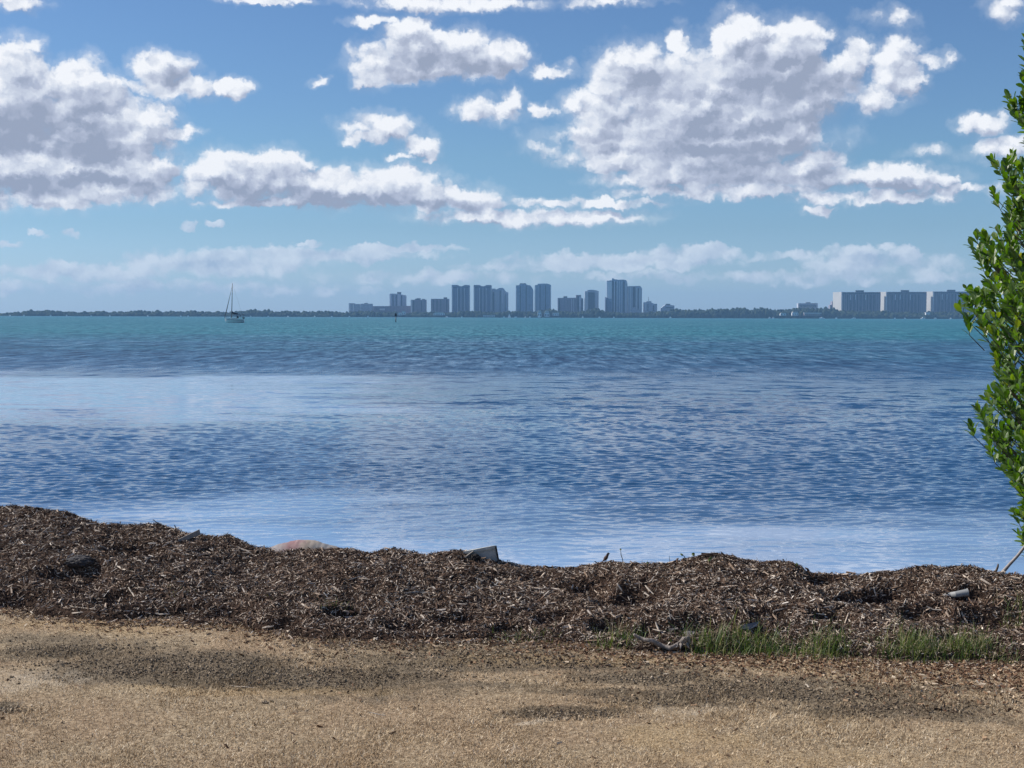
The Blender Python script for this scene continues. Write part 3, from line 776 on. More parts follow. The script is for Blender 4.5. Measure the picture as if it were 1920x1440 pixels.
MB().tube([(xm + .1, 0, 5.4), (xm + .5, 0, 4.5), (xm + 6*s_, 0, 4.25), (xm + 12 * s_, 0, 4.05)], [.18, .42, .34, .18], 8).build("sail_cover", M_navy, boom)
bim = MB()
for k in range(6): bim.box(Ly*.12 + k*.62, Ly*.12 + (k+1)*.62, -1.5, 1.5, 3.35 + .18*math.sin(math.pi*(k+.5)/6), 3.47 + .18*math.sin(math.pi*(k+.5)/6))
bim.build("bimini", M_navy, yacht)
sh_ = MB()
sh_.prism([(Ly*.13, 2.2), (Ly*.135, 3.0), (Ly*.18, 3.1), (Ly*.22, 2.1)][::-1], -1.2, 1.2)
sh_.build("spray_hood", M_navy, yacht)
dv = MB()
for yy in (-1.35, 1.35):
    dv.tube([(Ly*.30, yy, 1.9), (Ly*.30, yy, 3.4)], .05, 5); dv.tube([(Ly*.14, yy, 1.9), (Ly*.14, yy, 3.4)], .05, 5)
    dv.tube([(Ly*.30, yy, 2.6), (Ly*.49, yy, 2.6), (Ly*.49, yy, 1.8)], .05, 5)
dv.tube([(Ly*.49, -1.35, 2.6), (Ly*.49, 1.35, 2.6)], .05, 5)
dv.build("stern_rail", M_dark, yacht)
hull_mesh(2.6, 1.3, .42, .2, 8).build("dinghy", M_dark, yacht, (Ly*.46, 0, 1.95)).rotation_euler = (0, 0, R(90))
pu = MB()
for t in (-.48, -.40, -.32):
    pu.tube([(Ly*t, -.1 - (t+.5)*3, 2.0), (Ly*t, -.1-(t+.5)*3, 3.0)], .03, 4)
pu.tube([(-Ly*.48, -.16, 3.0), (-Ly*.40, -.4, 2.98), (-Ly*.32, -.64, 2.95)], .03, 4)
pu.build("bow_rail", M_dark, yacht)

# small far boats
def motorboat(label, group, px, py, lenpx=4.0, D=None, tall=1.0):
    d = ray(px, py)
    Yb = D or SHORE - 40
    p = at(px, py, Yb); Lb = max(5.0, lenpx / F * Yb)
    r_ = empty("motorboat", (p.x, Yb, WATER_Z), R(random.uniform(-25, 25) + random.choice((0, 180))))
    tag(r_, label, "boat", group)
    H = 1.5 * tall
    hull_mesh(Lb, Lb * .34, H, .4, 8).build("hull", M_hull, r_)
    MB().prism([(-Lb*.18, H), (-Lb*.08, H*2.1), (Lb*.18, H*2.1), (Lb*.20, H)][::-1], -Lb*.12, Lb*.12).build("cabin", M_hull, r_)
    MB().box(-Lb*.07, Lb*.14, -Lb*.125, Lb*.125, H*1.45, H*1.85).build("window", M_dark, r_)
    return r_
GL, GM, GR = "tiny moored boats along the left wooded shore", "small boats moored below the central towers", "small boats along the right shore"
ORD = ["nearest", "second", "third", "fourth", "fifth", "sixth", "seventh", "eighth", "ninth", "tenth"]
for k_, px in enumerate((353, 339, 277, 206, 171, 125, 95, 45, 19)):
    motorboat(("nearest tiny white boat" if k_ == 0 else ORD[k_] + " tiny white boat") + " to the left of the anchored yacht, along the wooded shore", GL, px, 597, 3.4, SHORE - 60, 1.3)
for k_, px in enumerate((470, 503, 540, 590, 622)):
    motorboat(("nearest tiny white boat" if k_ == 0 else ORD[k_] + " tiny white boat") + " to the right of the anchored yacht, along the wooded shore", GL, px, 597, 3.4, SHORE - 60, 1.3)
for px, py, L, lab in ((655, 595, 3, "tiny boat below the left corner of the pale stepped block"), (690, 595, 2.5, "tiny boat below the right end of the pale stepped block"),
        (838, 593, 5, "white boat below the right edge of the squat mauve block"), (866, 594, 3, "tiny boat at the foot of the left dark twin tower"),
        (945, 594.5, 3, "small boat just left of the white sail, below the grey rounded tower"), (967, 592.5, 5, "white boat below the left edge of the sloping shouldered tower"),
        (985, 593.5, 3.5, "left one of two boats side by side below the sloping shouldered tower"), (993.5, 593.5, 3, "right one of two boats side by side below the sloping shouldered tower"),
        (1124, 595, 4, "white boat off the right foot of the arched tower"), (1151, 594, 3, "tiny boat at the foot of the tallest tower")):
    motorboat(lab, GM, px, py, L, SHORE - 60, 1.5)
for px, py, L, lab in ((1257, 590, 4, "tiny white boat just right of the central skyline"), (1443, 593, 4, "bright white boat off the middle of the right wooded shore"), (1450, 590, 3, "faint boat close in beside the bright white one on the right shore"),
        (1541, 593, 11, "long low white boat left of the three slab blocks"), (1568, 592, 4, "small white boat at the left foot of the first slab block"),
        (1601, 591, 8, "large white cruiser in front of the leftmost slab block"), (1678, 591, 3.4, "small white boat in front of the middle slab block, towards its left"),
        (1697, 590, 3, "smaller white boat in front of the middle slab block, near its centre"), (1731, 590.5, 9, "large white motor cruiser between the middle and right slab blocks"),
        (1754, 593, 5, "white boat in front of the rightmost slab block, nearer its left end"), (1783, 591.5, 4, "white boat in front of the rightmost slab block, beside the mangrove leaves")):
    motorboat(lab, GR, px, py, L, SHORE - 70, 1.6)

def dinghy(label, px, py_top, py, D):
    p = at(px, py, D)
    r_ = empty("sailing_dinghy", (p.x, D, WATER_Z), R(random.uniform(-20, 20)))
    tag(r_, label, "sailboat", "far small sailboats under white sails")
    h = (py - py_top) / F * D
    Ld = h * .72
    hull_mesh(Ld, Ld * .3, .9, .3, 8).build("hull", M_hull, r_)
    MB().tube([(-Ld*.08, 0, .6), (-Ld*.08, 0, h)], [.09, .05], 6).build("mast", M_mast, r_)
    s = MB(); 
    s.addm([(-Ld*.06, .02, 1.4), (Ld*.45, .5, 1.5), (-Ld*.06, .02, h*.98), (Ld*.22, .45, h*.5)], [(0, 1, 3), (0, 3, 2)])
    o = s.build("mainsail", M_sail, r_); sm = o.modifiers.new("s", 'SOLIDIFY'); sm.thickness = .05
    s = MB(); s.addm([(-Ld*.48, 0, 1.2), (-Ld*.12, .3, 1.3), (-Ld*.09, .02, h*.85)], [(0, 1, 2)])
    o = s.build("jib", M_sail, r_); sm = o.modifiers.new("s", 'SOLIDIFY'); sm.thickness = .05
dinghy("small white sail in front of the gap between the rounded and the curved towers", 955, 587.6, 596, 4200)
dinghy("small white sail in front of the slim lift tower", 1092.5, 590.5, 595.5, 4300)
dinghy("small white sail below the flat topped curved tower", 1011, 588, 595, 4380)

# channel marker
dd = ray(742.2, 604.2); kk = (WATER_Z - CAM_H) / dd.z; DM = dd.y * kk
mk = empty("channel_marker", (dd.x * kk, DM, WATER_Z)); tag(mk, "dark channel marker board on a post standing in the water", "marker")
s_ = DM / F
MB().tube([(0, 0, -1), (0, 0, 9.5 * s_)], [.30, .22], 8).build("post", M_dark, mk)
MB().prism([(-2.3*s_, 11*s_), (2.1*s_, 10.4*s_), (1.8*s_, 15.8*s_), (0, 17.4*s_), (-2.0*s_, 15.4*s_)], -.28, -.22).build("board", M_dark, mk)
MB().tube([(0, 0, 9.5*s_), (0, 0, 18.2*s_)], [.08, .05], 6).build("lamp_pole", M_dark, mk)

# ------------------------------------------------------------------ mulch bank
def mulch_mat(name, stops, rough=.85, extra_dark=.0):
    m, n, o = material(name)
    isl = n.node('ShaderNodeNewGeometry', out=8)
    pos = n.node('ShaderNodeNewGeometry', out=0)
    c = n.ramp(isl, stops)
    v = n.noise(pos, 90, 3, .6)
    c = n.mix(1.0, c, n.ramp(v, [(.3, (.65, .62, .6)), (.7, (1.15, 1.12, 1.1))]), 'MULTIPLY')
    big = n.noise(pos, 1.3, 3, .6)
    c = n.mix(n.mul(n.ss(big, .45, .65), .45), c, n.mix(1.0, c, (.62, .52, .45), 'MULTIPLY'))
    p = n.node('ShaderNodeBsdfPrincipled', {'Base Color': c, 'Roughness': rough, 'Specular IOR Level': .25})
    m.node_tree.links.new(p, o.inputs[0]); return m
M_chip = mulch_mat("wood_chips", [(0, (.030, .019, .014)), (.25, (.065, .039, .027)), (.48, (.125, .077, .052)), (.66, (.20, .132, .090)), (.79, (.33, .24, .17)), (.87, (.52, .43, .34)), (.95, (.70, .61, .50)), (1, (.84, .77, .67))])
M_palechip = mulch_mat("pale_chips", [(0, (.38, .29, .21)), (.6, (.62, .52, .42)), (1, (.85, .78, .68))])
def mat_berm():
    m, n, o = material("damp_mulch")
    pos = n.node('ShaderNodeNewGeometry', out=0)
    f = n.noise(pos, 34, 6, .72); g2 = n.noise(pos, 3, 4, .6)
    c = n.ramp(f, [(.3, (.018, .012, .009)), (.5, (.065, .040, .028)), (.68, (.15, .095, .065))])
    c = n.mix(n.mul(n.ss(g2, .45, .65), .5), c, (.045, .03, .024))
    h = n.add(n.mul(n.noise(pos, 60, 5, .75), .022), n.mul(n.noise(pos, 14, 4, .6), .02))
    p = n.node('ShaderNodeBsdfPrincipled', {'Base Color': c, 'Roughness': .95, 'Specular IOR Level': .1, 'Normal': n.node('ShaderNodeBump', {'Strength': 1, 'Distance': 1.0, 'Height': h})})
    m.node_tree.links.new(p, o.inputs[0]); return m
M_berm = mat_berm()

def rand_rot(n_, nrm, tilt, r):
    """frames: long axis roughly in the surface, yawed at random, tilted by tilt"""
    yaw = r.random(n_) * 2 * np.pi; roll = r.normal(0, .8, n_); el = r.normal(0, tilt, n_)
    a = np.stack([np.cos(yaw), np.sin(yaw), np.zeros(n_)], -1)
    a = a - nrm * (a * nrm).sum(-1, keepdims=True); a /= np.linalg.norm(a, axis=-1, keepdims=True)
    b = np.cross(nrm, a)
    a2 = a * np.cos(el)[:, None] + nrm * np.sin(el)[:, None]
    c2 = -a * np.sin(el)[:, None] + nrm * np.cos(el)[:, None]
    b2 = b * np.cos(roll)[:, None] + c2 * np.sin(roll)[:, None]
    c3 = -b * np.sin(roll)[:, None] + c2 * np.cos(roll)[:, None]
    return a2, b2, c3

BOXV = np.array([(-1,-1,-1),(1,-.7,-1),(1,.8,-1),(-1,1,-1),(-1,-1,1),(1,-.7,1),(1,.8,1),(-1,1,1)]) * .5
BOXF = np.array([(0,3,2,1),(4,5,6,7),(0,1,5,4),(1,2,6,5),(2,3,7,6),(3,0,4,7)])
def chips(P, nrm, L, W, T, tilt, r, bend=.25):
    n_ = len(P); a, b, c = rand_rot(n_, nrm, tilt, r)
    v = BOXV[None] * np.stack([L, W, T], -1)[:, None, :]
    v = v * (1 + r.normal(0, .18, (n_, 8, 1)))
    W3 = v[..., 0:1] * a[:, None] + v[..., 1:2] * b[:, None] + v[..., 2:3] * c[:, None] + P[:, None]
    V = W3.reshape(-1, 3); Fc = (BOXF[None] + (np.arange(n_) * 8)[:, None, None]).reshape(-1, 4)
    return V, Fc
def normals(x, y, zf, e=.03):
    dx = (zf(x + e, y) - zf(x - e, y)) / (2 * e); dy = (zf(x, y + e) - zf(x, y - e)) / (2 * e)
    n_ = np.stack([-dx, -dy, np.ones_like(dx)], -1); return n_ / np.linalg.norm(n_, axis=-1, keepdims=True)

def build_berm():
    r = np.random.default_rng(21)
    xs = np.arange(-9.5, 9.5, .035); ys = np.arange(10.4, 18.6, .035)
    X, Y = np.meshgrid(xs, ys); Z = berm_z(X, Y)
    V0 = np.stack([X, Y, Z], -1).reshape(-1, 3); nx, ny = len(xs), len(ys)
    i = np.arange(ny - 1)[:, None] * nx + np.arange(nx - 1)[None]
    F0 = np.stack([i, i + 1, i + nx + 1, i + nx], -1).reshape(-1, 4)
    zc = Z.ravel()[F0].max(1); F0 = F0[zc > -1.2]
    # chips and fibres
    def scatter(cnt, lo, hi, ext=0):
        cnt = int(cnt * 1.38); px = r.uniform(-800, 2780, cnt * 3)
        t = r.uniform(-.10, 1.22, cnt * 3)
        Yb = np.interp(px, _px, _bY); Yc = np.interp(px, _px, _cY)
        y = Yb + (Yc - Yb) * t; x = (px - 960) / F * y
        keep = r.random(cnt * 3) < np.where(t < .02, .28, 1.0)
        x, y = x[keep][:cnt], y[keep][:cnt]
        return x, y
    VS, FS, MI = [V0], [F0], [np.zeros(len(F0), int)]; k = len(V0)
    for cnt, L0, L1, W0, W1, T0, T1, tilt, up in ((75000, .010, .035, .003, .009, .002, .005, .45, .004), (26000, .02, .055, .0035, .0095, .003, .006, .35, .006), (4200, .05, .11, .006, .018, .004, .010, .28, .009), (60000, .02, .065, .0014, .0032, .0014, .0026, .38, .010)):
        x, y = scatter(cnt, 0, 0); n_ = len(x)
        z = np.maximum(berm_z(x, y), ground_z(x, y)) + r.uniform(0, up * 1.6, n_)
        nr = normals(x, y, surf_z)
        V, Fc = chips(np.stack([x, y, z], -1), nr, r.uniform(L0, L1, n_), r.uniform(W0, W1, n_), r.uniform(T0, T1, n_), tilt, r)
        VS.append(V); FS.append(Fc + k); MI.append(np.ones(len(Fc), int)); k += len(V)
    for cnt, L0, L1, W0, W1 in ((8000, .012, .030, .0045, .0105), (1500, .035, .075, .005, .010)):
        x, y = scatter(cnt, 0, 0); n_ = len(x)
        z = np.maximum(berm_z(x, y), ground_z(x, y)) + r.uniform(.004, .014, n_)
        V, Fc = chips(np.stack([x, y, z], -1), normals(x, y, surf_z), r.uniform(L0, L1, n_), r.uniform(W0, W1, n_), r.uniform(.002, .006, n_), .35, r)
        VS.append(V); FS.append(Fc + k); MI.append(np.full(len(Fc), 2)); k += len(V)
    me = npmesh("mulch_bank", np.concatenate(VS), np.concatenate(FS), False, np.concatenate(MI))
    o = link("mulch_bank", me, [M_berm, M_chip, M_palechip])
    tag(o, "long bank of dark brown wood mulch along the shore", None, None, 'stuff')
build_berm()

# ------------------------------------------------------------------ dry grass
def mat_blades():
    m, n, o = material("dry_grass_blades")
    pos = n.node('ShaderNodeNewGeometry', out=0); isl = n.node('ShaderNodeNewGeometry', out=8)
    c = n.ramp(isl, [(0, (.13, .088, .050)), (.2, (.30, .215, .13)), (.5, (.52, .40, .26)), (.78, (.70, .57, .39)), (.93, (.82, .71, .53)), (1, (.90, .83, .70))])
    dk, pl, st = soil_patches(n, pos)
    big = n.noise(pos, .8, 4, .6)
    c = n.mix(n.mul(dk, .82), c, n.ramp(isl, [(0, (.05, .037, .024)), (.6, (.17, .135, .09)), (1, (.42, .34, .235))]))
    c = n.mix(n.mul(pl, .4), c, (.60, .54, .45))
    c = n.mix(n.mul(st, .35), c, n.ramp(isl, [(0, (.26, .16, .07)), (1, (.72, .54, .28))]))
    c = n.mix(n.mul(n.ss(big, .45, .68), .45), c, n.mix(1.0, c, (.80, .68, .56), 'MULTIPLY'))
    c = n.mix(n.ss(n.noise(pos, 3.0, 5, .65), .40, .64), n.mix(1.0, c, (.84, .78, .70), 'MULTIPLY'), n.mix(1.0, c, (1.08, 1.04, .99), 'MULTIPLY'))
    p = n.node('ShaderNodeBsdfPrincipled', {'Base Color': c, 'Roughness': .8, 'Specular IOR Level': .2})
    m.node_tree.links.new(p, o.inputs[0]); return m
def blades(P, L, W, yaw, el, curl, droop_z=True):
    """thin bent strips; returns V, F"""
    n_ = len(P)
    d = np.stack([np.cos(yaw), np.sin(yaw), np.zeros(n_)], -1); s = np.stack([-np.sin(yaw), np.cos(yaw), np.zeros(n_)], -1)
    up = np.array([0, 0, 1.0])
    e0 = el; e1 = el + curl
    p1 = P + (d * np.cos(e0)[:, None] + up * np.sin(e0)[:, None]) * (L * .5)[:, None]
    p2 = p1 + (d * np.cos(e1)[:, None] + up * np.sin(e1)[:, None]) * (L * .5)[:, None]
    w = (W / 2)[:, None]
    V = np.stack([P - s * w, P + s * w, p1 - s * w * .85, p1 + s * w * .85, p2 - s * w * .15, p2 + s * w * .15], 1).reshape(-1, 3)
    b = (np.arange(n_) * 6)[:, None]
    Fc = np.concatenate([b + [0, 1, 3, 2], b + [2, 3, 5, 4]])
    return V, Fc
def build_dry_grass():
    r = np.random.default_rng(31)
    n_ = 420000
    y = 7.3 * (15.2 / 7.3) ** r.random(n_ * 2) ; y = y  # denser close by
    x = r.uniform(-.54, .56, n_ * 2) * y
    Yb = np.interp(x, _bx, _bY)
    keep = (y < Yb + .25) & (r.random(n_ * 2) < .35 + .9 * vn(x * 5, y * 5, 8))
    x, y = x[keep][:n_], y[keep][:n_]; n_ = len(x)
    z = ground_z(x, y) - .002
    tall = vn(x * 2.2, y * 2.2, 12)
    L = r.uniform(.016, .052, n_) * (.6 + .9 * tall ** 2); W = r.uniform(.0018, .0046, n_)
    V, Fc = blades(np.stack([x, y, z], -1), L, W, r.random(n_) * 6.283, np.abs(r.normal(.30, .42, n_)), r.normal(-.25, .7, n_))
    o = link("dry_grass", npmesh("dry_grass", V, Fc, False), mat_blades())
    tag(o, "short dead straw coloured grass covering the foreground", None, None, 'stuff')
    # dead leaves and bits of wood swept out of the bank, thickest on the right
    cnt = 9000
    px = 1920 - np.abs(r.normal(0, 620, cnt)) + 150; px[:1800] = r.uniform(2000, 2800, 1800); t = np.abs(r.normal(0, .55, cnt))
    Yb = np.interp(px, _px, _bY); y = Yb + .15 - t * np.interp(px, [0, 1300, 1920], [.5, .7, 1.3]); x = (px - 960) / F * y
    px2 = r.uniform(-200, 2100, 3200); y2 = np.interp(px2, _px, _bY) + .1 - np.abs(r.normal(0, .35, 3200)); x = np.concatenate([x, (px2 - 960) / F * y2]); y = np.concatenate([y, y2])
    x3 = r.uniform(-4, 4, 260); y3 = r.uniform(8.2, 11.8, 260); x = np.concatenate([x, x3]); y = np.concatenate([y, y3]); n_ = len(x)
    z = ground_z(x, y) + r.uniform(.002, .012, n_)
    V, Fc = chips(np.stack([x, y, z], -1), normals(x, y, ground_z), r.uniform(.012, .042, n_), r.uniform(.006, .018, n_), r.uniform(.001, .003, n_), .35, r)
    m = mulch_mat("dead_leaves", [(0, (.06, .030, .018)), (.3, (.14, .070, .038)), (.55, (.26, .15, .085)), (.8, (.42, .30, .19)), (1, (.70, .60, .46))])
    o = link("leaf_litter", npmesh("leaf_litter", V, Fc, False), m)
    tag(o, "brown fallen leaves and chips scattered in front of the bank", None, None, 'stuff')
build_dry_grass()
def build_clods():
    r = np.random.default_rng(41)
    X, Y = [], []
    for px, py, rx, ry, cnt in ((320,1250,270,30,7000),(620,1268,240,24,4500),(150,1218,190,16,1500),(900,1235,260,18,2600),(800,1212,200,10,1500),(1200,1272,170,12,1800),
                                (1430,1292,230,18,2400),(1680,1330,260,18,2200),(1060,1342,110,10,1400),(1050,1250,320,9,1500),(1480,1308,320,9,1500),(1250,1315,160,14,900),(10,1331,50,6,700),(495,1318,12,3,70)):
        c = ground_hit(px, py); a = rx / F * c.y; b = (ground_hit(px, py - ry).y - ground_hit(px, py + ry).y) / 2
        X.append(c.x + r.normal(0, .5, cnt) * a); Y.append(c.y + r.normal(0, .5, cnt) * b)
    x, y = np.concatenate(X), np.concatenate(Y)
    k = r.random(len(x)) < .12 + .9 * vn(x * 4, y * 7, 33) ** 1.5; x, y = x[k], y[k]; n_ = len(x)
    L = .004 + .013 * r.random(n_) ** 2
    V, Fc = chips(np.stack([x, y, ground_z(x, y) + L * .25], -1), normals(x, y, ground_z), L, L * r.uniform(.6, 1, n_), L * r.uniform(.5, .9, n_), .5, r)
    m = mulch_mat("soil_clods", [(0, (.10, .076, .050)), (.5, (.20, .158, .11)), (1, (.42, .34, .24))])
    o = link("soil_clods", npmesh("soil_clods", V, Fc, False), m)
    tag(o, "dark crumbled soil churned up along the tracks in the lawn", None, None, 'stuff')
build_clods()

# ------------------------------------------------------------------ green grass clumps
def green_mat(name, stops, trans=.25):
    m, n, o = material(name)
    isl = n.node('ShaderNodeNewGeometry', out=8)
    c = n.ramp(isl, stops)
    p = n.node('ShaderNodeBsdfPrincipled', {'Base Color': c, 'Roughness': .45, 'Specular IOR Level': .35})
    tr = n.node('ShaderNodeBsdfTranslucent', {'Color': n.mix(1.0, c, (1.3, 1.5, .6), 'MULTIPLY')})
    mx = n.node('ShaderNodeMixShader', {0: trans, 1: p, 2: tr})
    m.node_tree.links.new(mx, o.inputs[0]); return m
M_green = green_mat("green_grass", [(0, (.045, .075, .018)), (.45, (.090, .145, .030)), (.7, (.17, .23, .055)), (.86, (.34, .32, .14)), (1, (.62, .54, .34))])
M_stalk = simple("dry_stalk", (.42, .34, .22), .8, .2, 20)
def clump(px, py, wpx, hpx, cnt, label, seed):
    r = np.random.default_rng(seed); c = hit(px, py)
    root = empty("grass_clump", c); tag(root, label, "grass clump", "green grass clumps at the foot of the bank")
    sc = c.y / F; w = wpx * sc; h = hpx * sc
    k = max(1, int(wpx / 9)); cx = np.linspace(-w * .68, w * .68, k) + r.normal(0, .012, k) if k > 1 else np.zeros(1); ci = r.integers(0, k, cnt)
    cnt = int(cnt * 1.5); ci = r.integers(0, k, cnt)
    x = cx[ci] + r.normal(0, .06, cnt); y = r.normal(0, .09, cnt)
    z = surf_z(c.x + x, c.y + y) - c.z - .01
    hv = r.uniform(.35, 1.0, k)[ci]
    L = h * 1.12 * hv * r.uniform(.5, 1.05, cnt); W = r.uniform(.0028, .0055, cnt)
    V, Fc = blades(np.stack([x, y, z], -1), L, W, r.random(cnt) * 6.283, np.clip(r.normal(1.15, .28, cnt), .3, 1.57), r.normal(-.45, .4, cnt))
    link("blades", npmesh("blades", V, Fc, False), M_green, root)
    m = max(3, cnt // 9)
    x = cx[r.integers(0, k, m)] + r.normal(0, .04, m); y = r.normal(0, .06, m); z = surf_z(c.x + x, c.y + y) - c.z
    V, Fc = blades(np.stack([x, y, z], -1), h * r.uniform(.5, 1.1, m), r.uniform(.0022, .004, m), r.random(m) * 6.283, np.clip(r.normal(.9, .35, m), .2, 1.5), r.normal(-.3, .4, m))
    link("dead_stalks", npmesh("dead_stalks", V, Fc, False), M_stalk, root)
for i, (px, py, w, h, cnt, lab) in enumerate([
  (975,1196,60,26,90,"low sparse green grass clump left of the bird, at the foot of the bank"),
  (1030,1205,36,14,40,"smallest grass wisps right of the low sparse clump"),
  (1155,1204,34,56,90,"solitary upright grass clump standing directly below the bird"),
  (1272,1198,26,30,30,"thin wispy grass blades just above the pale gnarled root"),
  (1330,1216,46,62,130,"tall grass clump immediately right of the pale gnarled root"),
  (1372,1214,40,70,120,"grass clump with tallest dry stalks, second right of the pale gnarled root"),
  (1424,1222,56,44,150,"low spreading grass clump between the two tall ones, third right of the gnarled root"),
  (1482,1228,60,38,140,"low dense grass clump below the curved dark root"),
  (1548,1222,44,60,200,"bright rounded upright grass clump, last before the gap in the green"),
  (1618,1226,60,22,80,"thin low grass in the gap between the two main green stretches"),
  (1694,1224,44,54,150,"first tall clump of the right hand green stretch"),
  (1728,1218,36,56,190,"dense bright clump next to the first tall one of the right stretch"),
  (1776,1222,46,36,150,"short bright clump in the middle of the right stretch"),
  (1822,1216,44,58,220,"tallest densest clump of the right stretch, below the grey pipe"),
  (1884,1240,50,34,80,"yellowish low clump at the right end, on the lawn's edge"),
  (1906,1172,22,56,40,"lone grass blades halfway up the bank at the right edge of the picture"),
  (636,1150,18,26,36,"small green tuft in the dark hollow below the pink tarp"),
  (338,1112,20,16,26,"tiny green tuft halfway up the left part of the bank"),
  (572,1118,40,10,34,"sparse yellow green sprouts below the pink tarp, above the dark hollow"),
  (505,1120,30,10,26,"sparse yellow green sprouts below the left end of the pink tarp"),
  (1538,1252,26,8,30,"flat yellow green patch of grass on the lawn below the bright rounded clump")]):
    clump(px, py, w, h, cnt, lab, 100 + i)

